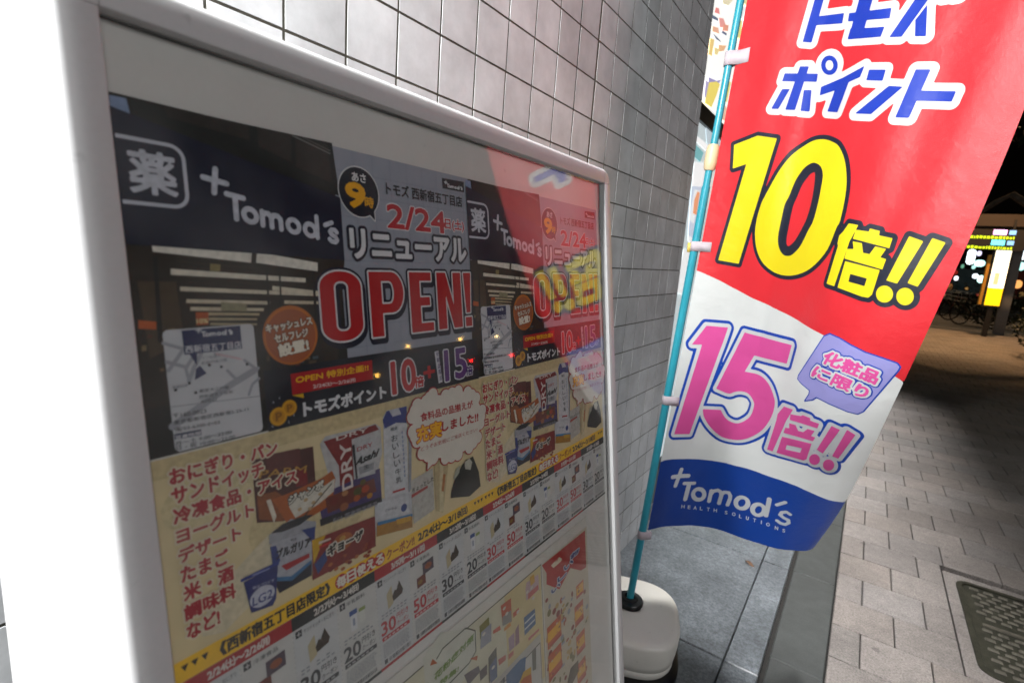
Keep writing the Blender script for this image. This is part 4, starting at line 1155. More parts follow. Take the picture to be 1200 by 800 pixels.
    for (cx, cy, w_, h_) in ((649, 740, 15, 14), (650, 775, 14, 17), (678, 718, 9, 13), (680, 752, 9, 13), (681, 785, 9, 14), (679, 690, 8, 8)):
        h_ += w_ * 0.5
        a_, b_ = FL(cx - w_ / 2, cy + h_), FL(cx + w_ / 2, cy - h_)
        r.rect(a_[0], a_[1], b_[0], b_[1], '#b8501c', 4)
        r.rect(a_[0] + 0.001, (a_[1] + b_[1]) / 2 - 0.006, b_[0] - 0.002, (a_[1] + b_[1]) / 2 + 0.007, '#e0a81c', 5)
        r.rect(a_[0] + 0.002, a_[1] + 0.001, b_[0], a_[1] + 0.004, '#a42a1c', 5)
        for k in range(7): r.shape(('#8c6a2c', '#c2772a', '#7c2a1a', '#cfc19c')[k % 4], 6, [circ(random.uniform(a_[0], b_[0]), random.uniform(a_[1], b_[1]), 0.0022, 0.0014, 10)], h=0.0006)
    for k in range(70):
        cx, cy = random.uniform(640, 688), random.uniform(690, 800)
        c_ = FL(cx, cy); r.shape(('#6f6b3c', '#9a4a2c', '#8a8f98', '#b59a5c', '#7e2a22')[k % 5], 3, [circ(c_[0], c_[1], random.uniform(0.002, 0.006), random.uniform(0.0015, 0.005), 10)], h=0.0007)
    for k in range(8):
        c_ = FL(660 + (k % 2) * 18, 700 + 13 * k); r.rect(c_[0] - 0.006, c_[1] - 0.0016, c_[0] + 0.003, c_[1] + 0.0016, '#8f98a4', 4)
    r.poly([(664, 800), (668, 782), (677, 772), (677, 786), (670, 800)], '#4a4434', 7)
    r.build('right_page', ad)
    return ad
advert = make_advert()
advert.matrix_world = sign_matrix(U0, V0, 0.0003)
tag(advert, 'food advert sheet with a red and yellow right page fixed below the flyers', 'advert sheet')

# ================================================================== THE BANNER
ZC = 0.17
PB = plane(738, 702, 2, ZC)                                   # where the pole enters its base
LEAN = np.array([0.04982, 0.01301, 1.0])
def pole_at(z): return PB + LEAN * (z - ZC)
EDGE_Y = [-420, 130, 225, 318, 446, 518, 590, 636]
EDGE_X = [1445, 1200, 1161, 1120, 1061, 1025, 990, 957]
ZT = [0.42, 0.60, 0.80, 1.00, 1.20, 1.40, 2.30]
DIRT = [31, 21, 5, -12, -23, -27, -26]                        # plan direction of the cloth at each height
DROOP = [0.0, 0.025, 0.07, 0.115, 0.155, 0.17, 0.17]          # how far the free edge hangs lower
ZB, ZTOP = 0.42, 2.16
def free_edge(z):
    L = pole_at(z); t = math.radians(np.interp(z, ZT, DIRT)); zz = z - np.interp(z, ZT, DROOP)
    best = None; prev = None
    for y in np.arange(-420, 637, 2.0):
        d = ray(np.interp(y, EDGE_Y, EDGE_X), y)
        if abs(d[2]) < 1e-6: continue
        k = (zz - CAM_H) / d[2]
        if k <= 0 or k > 5: prev = None; continue
        P = O3 + d * k; D = P - L
        a = math.atan2(D[1], D[0]) - t
        if best is None or abs(a) < best[0]: best = (abs(a), P)
    return best[1]
ZS = np.linspace(ZB, 1.72, 28)
RE = np.array([free_edge(z) for z in ZS])
# smooth the free edge and run it on straight above the frame
co = [np.polyfit(ZS, RE[:, i], 4) for i in range(3)]
def free_s(z):
    if z <= 1.70: return np.array([np.polyval(co[i], z) for i in range(3)])
    a = np.array([np.polyval(co[i], 1.70) for i in range(3)]); b = np.array([np.polyval(co[i], 1.60) for i in range(3)])
    return a + (a - b) / 0.1 * (z - 1.70)
CW = 0.60
GS = [0, 0.10, 0.25, 0.40, 0.52, 0.62, 0.74, 0.84, 0.93, 1.0]
GV = [0, 0.022, 0.048, 0.040, 0.020, -0.002, -0.029, -0.040, -0.024, 0]
gpoly = np.polyfit(GS, GV, 6, w=[20, 1, 1, 1, 1, 1, 1, 1, 1, 20])
CX = np.arange(-0.12, 0.765, 0.004); CZ = np.arange(0.18, 2.63, 0.005)
def cloth_table():
    Pz = []
    for z_ in CZ:
        s_ = CX / CW
        L = pole_at(z_) + np.array([0.016, 0, 0]); R = free_s(z_)
        c3 = np.linalg.norm(R - L)
        q = CW * CW - c3 * c3
        A = min(0.012 + 0.17 * math.sqrt(0.5 * (q + math.sqrt(q * q + 0.0025))) - 0.012, 0.055)
        g_ = np.polyval(gpoly, s_) / 0.048 * A
        ch = R - L; pr = np.array([-ch[1], ch[0], 0]); pr /= np.linalg.norm(pr)
        rip = 0.0046 * np.sin(15 * s_ + 3.1 * z_) * math.sin(2.2 * z_ + 1.0) + 0.0016 * np.sin(34 * s_ - 4 * z_) + 0.0024 * np.exp(-((s_ - 0.40 + 0.03 * z_) / 0.032) ** 2)
        Pz.append(L + np.outer(s_, ch) + np.outer(g_ + rip * np.clip(4 * s_, 0, 1), pr))
    Pz = np.array(Pz)
    nn = np.cross(np.gradient(Pz, axis=1), np.gradient(Pz, axis=0)); nn /= np.linalg.norm(nn, axis=2)[:, :, None]
    return Pz, nn
CT, CNRM = cloth_table()
CTL = np.concatenate([CT, CNRM], axis=2)
def cloth(x, z, n=0.0):
    """x: across the cloth in metres (0 .. 0.6), z: height at the pole"""
    fx = (x - CX[0]) / 0.004; fz = (z - CZ[0]) / 0.005
    i = min(max(int(fx), 0), len(CX) - 2); j = min(max(int(fz), 0), len(CZ) - 2)
    fx -= i; fz -= j
    v = (CTL[j, i] * (1 - fx) + CTL[j, i + 1] * fx) * (1 - fz) + (CTL[j + 1, i] * (1 - fx) + CTL[j + 1, i + 1] * fx) * fz
    return v[:3] + v[3:] * n
def project(P):
    c = ROT @ np.array([P[0], CAM_H - P[2], P[1]])
    return np.array([600 + FPX * c[0] / c[2], 400 + FPX * c[1] / c[2]])
def CL(px, py):                     # photo -> cloth coordinates
    x, z = 0.3, 1.2
    for _ in range(25):
        q = project(cloth(x, z)); r = np.array([px, py]) - q
        if abs(r).max() < 0.02: break
        h = 1e-3
        J = np.array([(project(cloth(x + h, z)) - q) / h, (project(cloth(x, z + h)) - q) / h]).T
        d = np.linalg.solve(J, r)
        d = np.clip(d, -0.15, 0.15)
        x += d[0]; z += d[1]
        x = min(max(x, -0.1), 0.75); z = min(max(z, 0.2), 2.6)
    return np.array([x, z])
def cloth_surf(x, z, lay): 
    p = cloth(x, z, lay)
    return (p[0] - BO[0], p[1] - BO[1], p[2] - BO[2])
BO = pole_at(ZB)
def fabric(col, name):
    def b(nt, p):
        N, L = nt.nodes, nt.links
        p.inputs['Base Color'].default_value = hx(col); p.inputs['Roughness'].default_value = 0.34; p.inputs['Specular IOR Level'].default_value = 0.5
        tc = N.new('ShaderNodeTexCoord')
        wv = N.new('ShaderNodeTexNoise'); wv.inputs['Scale'].default_value = 14; wv.inputs['Detail'].default_value = 5
        L.new(tc.outputs['Object'], wv.inputs['Vector'])
        w2 = N.new('ShaderNodeTexNoise'); w2.inputs['Scale'].default_value = 900
        L.new(tc.outputs['Object'], w2.inputs['Vector'])
        ad = N.new('ShaderNodeMath'); ad.operation = 'MULTIPLY_ADD'; ad.inputs[1].default_value = 0.12
        L.new(w2.outputs[0], ad.inputs[0]); L.new(wv.outputs[0], ad.inputs[2])
        bp = N.new('ShaderNodeBump'); bp.inputs['Strength'].default_value = 0.42; bp.inputs['Distance'].default_value = 0.012
        L.new(ad.outputs[0], bp.inputs['Height']); L.new(bp.outputs[0], p.inputs['Normal'])
        tl = N.new('ShaderNodeBsdfTranslucent'); tl.inputs[0].default_value = hx(col)
        mx = N.new('ShaderNodeMixShader'); mx.inputs[0].default_value = 0.3
        L.new(p.outputs[0], mx.inputs[1]); L.new(tl.outputs[0], mx.inputs[2])
        L.new(mx.outputs[0], N['Material Output'].inputs[0])
    return mix_mat(name, b)
FB = {k: fabric(v, 'fabric_' + k) for k, v in dict(red='#dc2d36', white='#dcdfde', blue='#163f94', royal='#1c3cae', yellow='#efdb1e', navy='#1f2434', pink='#e55aa6', line='#1448b4', lavender='#a2a0dd').items()}
banner = empty('banner', BO)
tag(banner, 'red, white and blue vertical cloth banner with a big yellow 10 and pink 15', 'banner')
# the cloth: three coloured regions meeting edge to edge
hc = 0.0065
red_edge = [CL(*q) for q in [(814.8, 316.3), (824.5, 320), (844, 329), (857.5, 336.5), (880, 348.5), (906, 360.5), (924, 369), (942, 380), (962, 391), (985, 404), (1005, 415), (1027, 428), (1048.5, 440.8), (1058, 446.5)]]
blue_edge = [CL(*q) for q in [(770, 542.8), (779, 539), (788, 537.8), (800, 537.5), (818, 537.8), (837.5, 540), (860, 545), (887, 552.5), (912.5, 561.5), (935, 569.8), (949.5, 576.5), (963, 582.5), (972, 585.8), (981, 587.3), (989, 587.8)]]
def ext(e): 
    e = [tuple(q) for q in e]
    return [(-0.06, e[0][1])] + e + [(0.70, e[-1][1])]
F = Field(0, ZB, CW + 0.0001, ZTOP, hc)
xs = F.x0 + hc * np.arange(F.nx); zs = F.y0 + hc * np.arange(F.ny)
X, Z = np.meshgrid(xs, zs)
re_ = ext(red_edge); be_ = ext(blue_edge)
zr = np.interp(X, *zip(*sorted(re_))); zb = np.interp(X, *zip(*sorted(be_)))
clip_x = X - CW; clip_b = ZB - Z
p = Print(CL, cloth_surf, 0.0005)
for f_, m_ in ((np.maximum(np.maximum(zr - Z, clip_x), clip_b), 'red'), (np.maximum(np.maximum(np.maximum(Z - zr, zb - Z), clip_x), clip_b), 'white'), (np.maximum(np.maximum(Z - zb, clip_x), clip_b), 'blue')):
    for c_ in cells(f_ - 1e-9, F.x0, F.y0, hc, 1): p.raw(c_, FB[m_], 0)
cl = p.build('cloth', banner)
# merge the pieces so the cloth shades smoothly
bm = bmesh.new(); bm.from_mesh(cl.data); bmesh.ops.remove_doubles(bm, verts=bm.verts, dist=0.0004); bm.to_mesh(cl.data); bm.free()
cl.data.polygons.foreach_set('use_smooth', [True] * len(cl.data.polygons))
# folded hem along the pole, sewn on the back
p = Print(CL, cloth_surf, 1.0)
for f_, m_ in ((zr, 'red'),): pass
hm = MB()
for i in range(7):
    for j in range(len(zs) - 1):
        x0_, x1_ = 0.001 + 0.0055 * i, 0.001 + 0.0055 * (i + 1)
        z_ = zs[j]
        zr_ = np.interp(x0_, *zip(*sorted(re_))); zb_ = np.interp(x0_, *zip(*sorted(be_)))
        m_ = 0 if z_ > zr_ else (1 if z_ > zb_ else 2)
        hm.add([tuple(cloth(a, b, -0.0009) - BO) for a, b in ((x0_, z_), (x1_, z_), (x1_, z_ + hc), (x0_, z_ + hc))], [(0, 1, 2, 3)], m_)
hm.build('hem', [FB['red'], FB['white'], FB['blue']], cl, True)

def px_shapes(polys, samples=4):
    out = []
    for q in polys:
        l = []
        for k in range(len(q)):
            a, b = q[k], q[(k + 1) % len(q)]
            n_ = samples if math.hypot(a[0] - b[0], a[1] - b[1]) > 12 else 1
            for t in range(n_): l.append(CL(a[0] + (b[0] - a[0]) * t / n_, a[1] + (b[1] - a[1]) * t / n_))
        out.append(np.array(l))
    return out
def union(P, m_, layer, polys, off, h, holes=()):
    """filled union of separate photo polygons (any winding), grown by off"""
    P.next()
    loops = px_shapes(polys); hl = px_shapes(holes) if holes else []
    allp = np.concatenate(loops); pad = off + 4 * h
    x0, y0, x1, y1 = allp[:, 0].min() - pad, allp[:, 1].min() - pad, allp[:, 0].max() + pad, allp[:, 1].max() + pad
    f = None
    for l in loops:
        G = Field(x0, y0, x1, y1, h); G.path(l, True, pad * 1.5)
        f = G.f() if f is None else np.minimum(f, G.f())
    for l in hl:
        G = Field(x0, y0, x1, y1, h); G.path(l, True, pad * 1.5)
        f = np.maximum(f, -G.f())
    for c_ in cells(f - off + 1e-9, x0, y0, h, 2): P.raw(c_, m_, layer)
    return f
def smooth(poly, corners=(), n=4):
    """closed Catmull-Rom curve through the points, sharp at the given corner indices"""
    N = len(poly); out = []
    P_ = [np.array(q, float) for q in poly]
    for i in range(N):
        j = (i + 1) % N
        p1, p2 = P_[i], P_[j]
        if i in corners and j in corners: out.append(p1); continue
        p0 = p1 * 2 - p2 if i in corners else P_[i - 1]
        p3 = p2 * 2 - p1 if j in corners else P_[(j + 1) % N]
        for k in range(n):
            t = k / n
            out.append(0.5 * (2 * p1 + (p2 - p0) * t + (2 * p0 - 5 * p1 + 4 * p2 - p3) * t * t + (3 * p1 - p0 - 3 * p2 + p3) * t ** 3))
    return [tuple(q) for q in out]
def pc(cx, cy, r, ry=None): return circ(cx, cy, r, ry, 20)
T1 = [[(963, -28), (974.5, -28), (965.5, 0), (951.3, 50.3), (940.8, 49.5), (955, 0)], [(960, 19.5), (989.5, 15.8), (987.3, 27.8), (957, 30)]]
T2 = [[(1014, -25), (1030, -25), (1011, 42), (994.5, 46)], [(995.5, 15.8), (1045, 9.8), (1042.8, 21.8), (994, 25.5)], [(1004, 34), (1036.8, 31.8), (1032.3, 43.5), (993.6, 46.5), (997, 34)], [(1003, -8), (1052, -13), (1055, -24), (1006, -20)]]
T3 = [[(1078, -8), (1093, -8), (1088, 0), (1056.8, 43.5), (1042.5, 44), (1072.5, 0)], [(1073, 24), (1087, 6), (1085.3, 42.8), (1072.5, 42.8)], [(1052, -22), (1098, -27), (1091, -3), (1078, -3), (1081, -14), (1049, -10)], [(1102, -22), (1107, -22), (1112, -4), (1107, -3)], [(1115, -22), (1120, -22), (1125, -5), (1120, -4)]]
K1 = [[(919.8, 86.3), (958.8, 86.8), (957.3, 96.2), (916.8, 95.5)], [(937.8, 78.3), (948.3, 78.3), (931.8, 129.2), (920.5, 128.8)], [(916.8, 104.8), (925.8, 104.8), (912.3, 128), (904, 127.7)], [(942.3, 105.8), (951.3, 105.8), (949, 131), (938.2, 130.3)]]
KR = pc(972.3, 76.8, 9.8, 11.5); KH = pc(972.3, 76.8, 4.6, 6)
K2 = [[(1013.5, 77.6), (1008.3, 90.5), (995, 96.5), (981.7, 131.8), (970, 131), (978.5, 106.3), (961, 112.3), (962.5, 102.3), (988, 91.5)]]
K3 = [[(1018.8, 82), (1038.3, 82), (1034.5, 95), (1015.5, 94.3)], [(1042, 101), (1058.5, 102), (1021, 134), (1002.3, 133.3)]]
K4 = [[(1073.5, 81.8), (1090.8, 81.8), (1065.3, 138.5), (1049.5, 137.8)], [(1078, 106.5), (1120.8, 107.3), (1115.5, 119.3), (1073, 118.3)]]
p = Print(CL, cloth_surf, 0.0005)
union(p, FB['white'], 1, T1 + T2 + T3, 0.0135, 0.0026)
union(p, FB['royal'], 2, T1 + T2 + T3, 0.0, 0.0018)
p.build('shop_name_lettering', cl)
p = Print(CL, cloth_surf, 0.0005)
union(p, FB['white'], 1, K1 + K2 + K3 + K4 + [KR], 0.0135, 0.0026)
union(p, FB['royal'], 2, K1 + K2 + K3 + K4 + [KR], 0.0, 0.0018, holes=[KH])
p.build('point_lettering', cl)
D1 = [[(860.5, 170), (888.3, 159.2), (910.8, 162.5), (865.8, 309), (841.8, 304.8), (874.8, 192.5), (859, 197.8)]]
D0 = [[(966, 163.5), (976, 166.5), (983.5, 172), (990, 187), (992.5, 207.5), (991, 230), (985, 258.5), (980.5, 267.5), (970, 292.5), (955, 310.5), (940, 320), (923.5, 323), (908.5, 319.5), (895, 309), (887.5, 294), (885, 274.5), (887.5, 255), (892, 240), (895, 233), (904, 216.5), (914.5, 198.5), (928, 182), (944.5, 170), (955, 164.7)]]
H0 = [[(955, 191), (961.8, 194.8), (964.8, 204.5), (963, 218), (959.5, 236), (953.5, 258.5), (947.5, 270), (938.5, 288), (929.5, 297.8), (923.5, 300), (917.5, 297.8), (913, 289.5), (912, 277.5), (916, 256.5), (919.8, 240), (925, 230), (932.5, 212), (941.5, 198.5), (949, 192.5)]]
R0 = [[(956.5, 197), (959, 201), (958.5, 214), (955, 236), (949.5, 256), (944, 268), (935, 284), (928, 291.5), (923.5, 293.3), (920, 291), (918, 283), (920, 268), (925.5, 241), (931, 228), (937, 214), (945, 203), (951, 198)]]
BAI = [[(995.3, 261.8), (1006.2, 264), (996, 283), (978, 335.3), (969, 332.3), (982.5, 288), (981.8, 285), (984, 276), (987.8, 272.3)],
       [(1003.5, 269.3), (1018.5, 271.5), (1019.7, 267.8), (1031.3, 270.8), (1030.5, 276), (1046.3, 279.3), (1042.5, 291), (999.8, 279.8)],
       [(999.8, 282.8), (1010.3, 285), (1011.8, 296.3), (1019.3, 297.8), (1026, 288.8), (1038.8, 291.8), (1032, 301.5), (1038.8, 303.8), (1034.3, 315.8), (990, 303), (993, 291.8), (1000.5, 291.8)],
       [(990.8, 306), (1031.3, 316.5), (1022.3, 345), (1018, 348.8), (1010, 347.5), (981.8, 336.8)]]
BH = [[(996.8, 321), (1016.3, 326.3), (1013.3, 335.3), (994.5, 330)]]
EX = [[(1065.8, 276.8), (1082.3, 282.8), (1051.5, 332.3), (1038.8, 328.5)], [(1092.8, 279), (1108.5, 284.3), (1075.5, 336), (1063.5, 331.5)], pc(1036.8, 344.5, 10), pc(1060.8, 347.3, 10.3)]
D0 = [smooth(D0[0])]; H0 = [smooth(H0[0])]; R0 = [smooth(R0[0])]
p = Print(CL, cloth_surf, 0.0005)
union(p, FB['navy'], 1, D1 + D0 + BAI + EX, 0.0096, 0.0026, holes=R0)
union(p, FB['yellow'], 2, D1, 0, 0.0018); union(p, FB['yellow'], 2, D0, 0, 0.0018, holes=H0)
union(p, FB['yellow'], 2, BAI, 0, 0.0012, holes=BH); union(p, FB['yellow'], 2, EX, 0, 0.0016)
p.build('ten_times_lettering', cl)
F1 = [[(828, 381.5), (853.5, 383.5), (807.8, 508), (789.8, 508.3), (822.8, 403.5), (810.8, 403.5)]]
F5 = [[(873, 389.3), (928.5, 404.3), (922.5, 426), (884.3, 416.3), (873, 435), (891, 439.5), (901.5, 450), (907.5, 465), (908.3, 474.5), (904.5, 488), (894, 503), (879, 512), (864, 515), (846, 511.3), (832.5, 500), (825, 488), (823.5, 479), (844.5, 479.8), (850.5, 489.5), (859.5, 494.8), (868.5, 494.8), (879, 488), (883.5, 477.5), (883.5, 470), (877.5, 461), (868.5, 458), (861, 458.8), (853.5, 460.7), (839.3, 455)]]
BA2 = [[(919.3, 475.8), (929.8, 479.5), (922, 492), (905.8, 528.3), (899.3, 526), (910.3, 492.3), (911.8, 484.8)],
       [(926.8, 484.8), (939.5, 487), (941, 485.8), (950, 489.3), (950, 492.3), (960.5, 496), (958.3, 501.3), (926, 491.5)],
       [(925.3, 495.3), (932.8, 497.5), (935.8, 504.3), (941.8, 505.8), (947, 502), (955.3, 504.3), (950.8, 510.3), (956, 511.8), (953, 516.3), (918.5, 506.5), (920.8, 500.5), (925.3, 501.3)],
       [(917, 511), (951.5, 519.3), (945.5, 537.3), (941.8, 538.8), (910.3, 529.8)]]
BH2 = [[(922.3, 520.8), (940.3, 524.5), (938, 529.8), (920.8, 526)]]
EX2 = [[(974.8, 498.3), (984.5, 502.8), (964.3, 530.5), (957.5, 526)], [(992.8, 502.8), (1002.5, 508.8), (982.3, 536.5), (975.2, 533.5)], pc(954.8, 537.6, 6.3), pc(971, 544, 6.6)]
F5 = [smooth(F5[0], (0, 1, 2, 3, 4, 16, 17, 28))]
ALL15 = F1 + F5 + BA2 + EX2
p = Print(CL, cloth_surf, 0.0005)
union(p, FB['line'], 1, ALL15, 0.0185, 0.0026)
union(p, FB['white'], 2, ALL15, 0.0105, 0.0024)
union(p, FB['pink'], 3, F1, 0, 0.0018); union(p, FB['pink'], 3, F5, 0, 0.0018); union(p, FB['pink'], 3, BA2, 0, 0.0012, holes=BH2); union(p, FB['pink'], 3, EX2, 0, 0.0014)
p.build('fifteen_times_lettering', cl)
BUB = [[(972.8, 390.8), (984, 395.8), (997.5, 404), (1014, 412.3), (1032, 418.3), (1051.5, 425), (1055.3, 429.5), (1053, 434), (1011.8, 482), (1005, 485), (993, 482), (972, 473), (957, 465.5), (952.5, 468.5), (942.8, 469.7), (948, 461.8), (948.8, 457.3), (939, 449), (934.8, 443.8), (936, 439.3), (966, 393.5)]]
p = Print(CL, cloth_surf, 0.0005)
union(p, FB['line'], 1, BUB, 0.0015, 0.0022)
union(p, FB['lavender'], 2, BUB, -0.0015, 0.0018)
def px_text(P, txt, bl, br, tl, specs, layer, bold, h):
    lo = glyphs(txt, 3); al = np.concatenate(lo); a, b = al.min(0), al.max(0)
    bl, br, tl = map(np.array, (bl, br, tl))
    polys = []
    for l in lo:
        q = (l - a) / (b - a)
        polys.append([CL(*(bl + (br - bl) * u + (tl - bl) * v)) for u, v in q])
    for i, (m_, off) in enumerate(specs): P.shape(m_, layer + i, polys, off=off + bold, h=h, run=4)
px_text(p, '化粧品', (963, 424), (1025, 449.5), (971, 410.5), [(FB['line'], 0.0072), (FB['white'], 0.0044), (FB['pink'], 0)], 3, 0.0016, 0.001)
px_text(p, 'に限り', (951, 440), (1013, 466.5), (958, 428), [(FB['line'], 0.0072), (FB['white'], 0.0044), (FB['pink'], 0)], 3.3, 0.0016, 0.001)
p.build('speech_bubble', cl)
def C8(x, y): return CL(770 + x / 6.667, 530 + y / 6.667)
LG = [([(122, 190), (245, 180)], 15), ([(190, 132), (143, 258)], 15), ([(212, 240), (292, 238)], 13), ([(250, 245), (220, 362)], 17), (circ(325, 325, 44, 42, 24) + [(369, 325)], 17),
      ([(424, 298), (406, 378)], 16), ([(420, 325), (440, 300), (475, 293), (500, 308), (502, 335), (484, 395)], 15), ([(500, 330), (525, 308), (560, 312), (572, 335), (570, 360), (550, 408)], 15),
      (circ(663, 392, 48, 44, 24) + [(711, 392)], 18), (circ(792, 445, 46, 43, 24) + [(838, 445)], 18), ([(878, 362), (850, 490)], 18), ([(935, 408), (1003, 387)], 15),
      ([(1040, 482), (1010, 462), (975, 466), (962, 486), (990, 508), (1025, 525), (1028, 548), (1000, 560), (965, 550), (938, 530)], 15)]
p = Print(CL, cloth_surf, 0.0005)
for l, hw in LG:
    q = [C8(*a) for a in l]
    scale = np.linalg.norm(C8(l[0][0] + 50, l[0][1]) - C8(l[0][0], l[0][1])) / 50
    p.shape(FB['white'], 1, lines=[q], half=hw * scale, h=0.0011, run=4)
for ch, cx, cy, sl in [('H', 202, 420, .05), ('E', 250, 425, .08), ('A', 297, 430, .1), ('L', 345, 435, .12), ('T', 400, 442, .15), ('H', 455, 450, .2), ('S', 540, 467, .22), ('O', 600, 480, .25), ('L', 652, 497, .27), ('U', 706, 511, .28), ('T', 762, 527, .28), ('I', 815, 542, .28), ('O', 867, 560, .29), ('N', 933, 588, .3), ('S', 990, 608, .3)]:
    w_ = {'I': 2.5, 'O': 13, 'H': 12, 'N': 12, 'S': 10, 'A': 12}.get(ch, 10)
    lo = glyphs(ch, 3); al = np.concatenate(lo); a, b = al.min(0), al.max(0)
    polys = []
    for l in lo:
        q = (l - a) / (b - a) - 0.5
        polys.append([C8(cx + 2 * w_ * u - 6 * v * -1 * 0.4, cy + 2 * w_ * u * sl - 26 * v) for u, v in q])
    p.shape(FB['white'], 1, polys, off=0.0004, h=0.0006, run=4)
p.build('word_mark', cl)
# loops that hold the cloth on the pole
M_LOOP = mat('loop_webbing', '#b7adb4', 0.7, noise=0.06, bump=0.3, bscale=900)
for zc_, hh, x1_, n_ in ((None, 0.034, 0.035, (862, 70)), (None, 0.026, 0.030, (812, 288)), (None, 0.026, 0.022, (778, 469)), (None, 0.026, 0.016, (751, 627))):
    z_ = min(np.arange(0.40, 1.95, 0.005), key=lambda z: abs(project(pole_at(z))[1] - n_[1]))
    c_ = pole_at(z_)
    pr = 0.0128
    path = [cloth(x1_, max(z_, ZB + 0.001), 0.0016), cloth(0.008, max(z_, ZB + 0.001), 0.0016)]
    for k in range(13):
        a = math.radians(-70 - 220 * k / 12)
        path.append(c_ + np.array([pr * math.cos(a), pr * math.sin(a), 0]))
    path += [cloth(0.008, max(z_, ZB + 0.001), -0.0022), cloth(x1_, max(z_, ZB + 0.001), -0.0022)]
    vs = []; fs = []
    for q in path: vs += [(q[0] - BO[0], q[1] - BO[1], z_ - hh / 2 - BO[2]), (q[0] - BO[0], q[1] - BO[1], z_ + hh / 2 - BO[2])]
    for k in range(len(path) - 1): fs.append((2 * k, 2 * k + 2, 2 * k + 3, 2 * k + 1))
    lo = link_mesh('pole_loop', vs, fs, M_LOOP, banner, True)
    md = lo.modifiers.new('thick', 'SOLIDIFY'); md.thickness = 0.0012; md.offset = 0

# ------------------------------------------------------------------ the pole and its base
pole = empty('flag_pole', PB - LEAN * 0.12)
tag(pole, 'slim teal telescopic pole holding the banner, standing in the white water base', 'pole')
M_TEAL = mat('teal_coating', '#2a8ea0', 0.28, noise=0.06, nscale=25)
po = PB - LEAN * 0.12
def pl(z): return tuple(pole_at(z) - po)
g = MB(); g.tube([pl(0.06), pl(1.44)], 0.0112, 20); g.tube([pl(1.44), pl(2.6)], 0.0095, 20)
g.build('pole_tube', M_TEAL, pole, False); smooth_by_angle(bpy.data.objects['pole_tube'])
zc_ = min(np.arange(1.2, 1.8, 0.003), key=lambda z: abs(project(pole_at(z))[1] - 185))
g = MB(); a_, b_ = zc_ - 0.033, zc_ + 0.033
g.tube([pl(a_), pl(a_ + 0.006), pl(a_ + 0.02), pl(b_ - 0.02), pl(b_ - 0.006), pl(b_)], [0.0125, 0.0155, 0.0172, 0.0172, 0.0160, 0.0135], 20)
g.build('joint_collar', mat('beige_plastic', '#cdb894', 0.45), pole, False); smooth_by_angle(bpy.data.objects['joint_collar'], 50)
g = MB(); g.tube([pl(2.12), tuple(np.array(pl(2.12)) + np.array([0.54, -0.26, -0.16]))], 0.005, 10)
g.build('cross_arm', M_TEAL, pole, True)
zk = min(np.arange(1.0, 1.4, 0.003), key=lambda z: abs(project(pole_at(z))[1] - 291))
g = MB(); c_ = np.array(pl(zk)); g.tube([c_ + np.array([-0.0135, -0.006, -0.013]), c_ + np.array([-0.0145, -0.006, 0.013])], 0.005, 10)
g.build('clip', mat('yellow_plastic', '#d2b85a', 0.5), pole, True)
bx_, by_ = PB[0] - LEAN[0] * ZC, PB[1] - LEAN[1] * ZC
base = empty('water_base', (bx_, by_, 0)); base.rotation_euler = (0, 0, 0.35)
tag(base, 'off white water filled base with black cap and rim under the teal pole', 'pole base')
M_TANK = dirty_white('white_polyethylene', '#e2dfd6', 0.42, 0.8)
g = MB()
prof = [(0.158, 0.0235), (0.164, 0.034), (0.1655, 0.0505), (0.1640, 0.0512), (0.1655, 0.0520), (0.170, 0.075), (0.1735, 0.105), (0.1745, 0.127)]
for k in range(1, 9):
    a = math.pi / 2 * k / 9
    prof.append((0.1745 - 0.026 * (1 - math.cos(a)), 0.127 + 0.021 * math.sin(a)))
prof += [(0.130, 0.1525), (0.09, 0.1580), (0.05, 0.1610), (0.046, 0.1612), (0.045, 0.158), (0.02, 0.158)]
g.lathe([(r_ * 0.95 if r_ > 0.06 else r_, z_) for r_, z_ in prof], n=96, power=3.0)
g.build('tank', M_TANK, base, True)
g = MB(); g.lathe([(0.140, 0.004), (0.171, 0.004), (0.174, 0.008), (0.174, 0.018), (0.168, 0.023), (0.148, 0.0235)], n=96, power=3.0)
g.build('rim', mat('black_rubber_rim', '#101113', 0.38), base, False); smooth_by_angle(bpy.data.objects['rim'], 40)
g = MB()
g.lathe([(0.043, 0.1575), (0.043, 0.168), (0.040, 0.172), (0.026, 0.1735), (0.024, 0.180), (0.0165, 0.1815), (0.0155, 0.170), (0.012, 0.16)], (LEAN[0] * 0.165, LEAN[1] * 0.165, 0), n=40)
g.build('cap', mat('black_plastic', '#141516', 0.35), base, False); smooth_by_angle(bpy.data.objects['cap'], 40)
g = MB(); g.lathe([(0.0, 0.152), (0.019, 0.152), (0.021, 0.155), (0.021, 0.170), (0.017, 0.174)], (-0.055, 0.075, 0), n=24)
g.build('filler_plug', mat('grey_plastic', '#b9b6ae', 0.5), base, True)

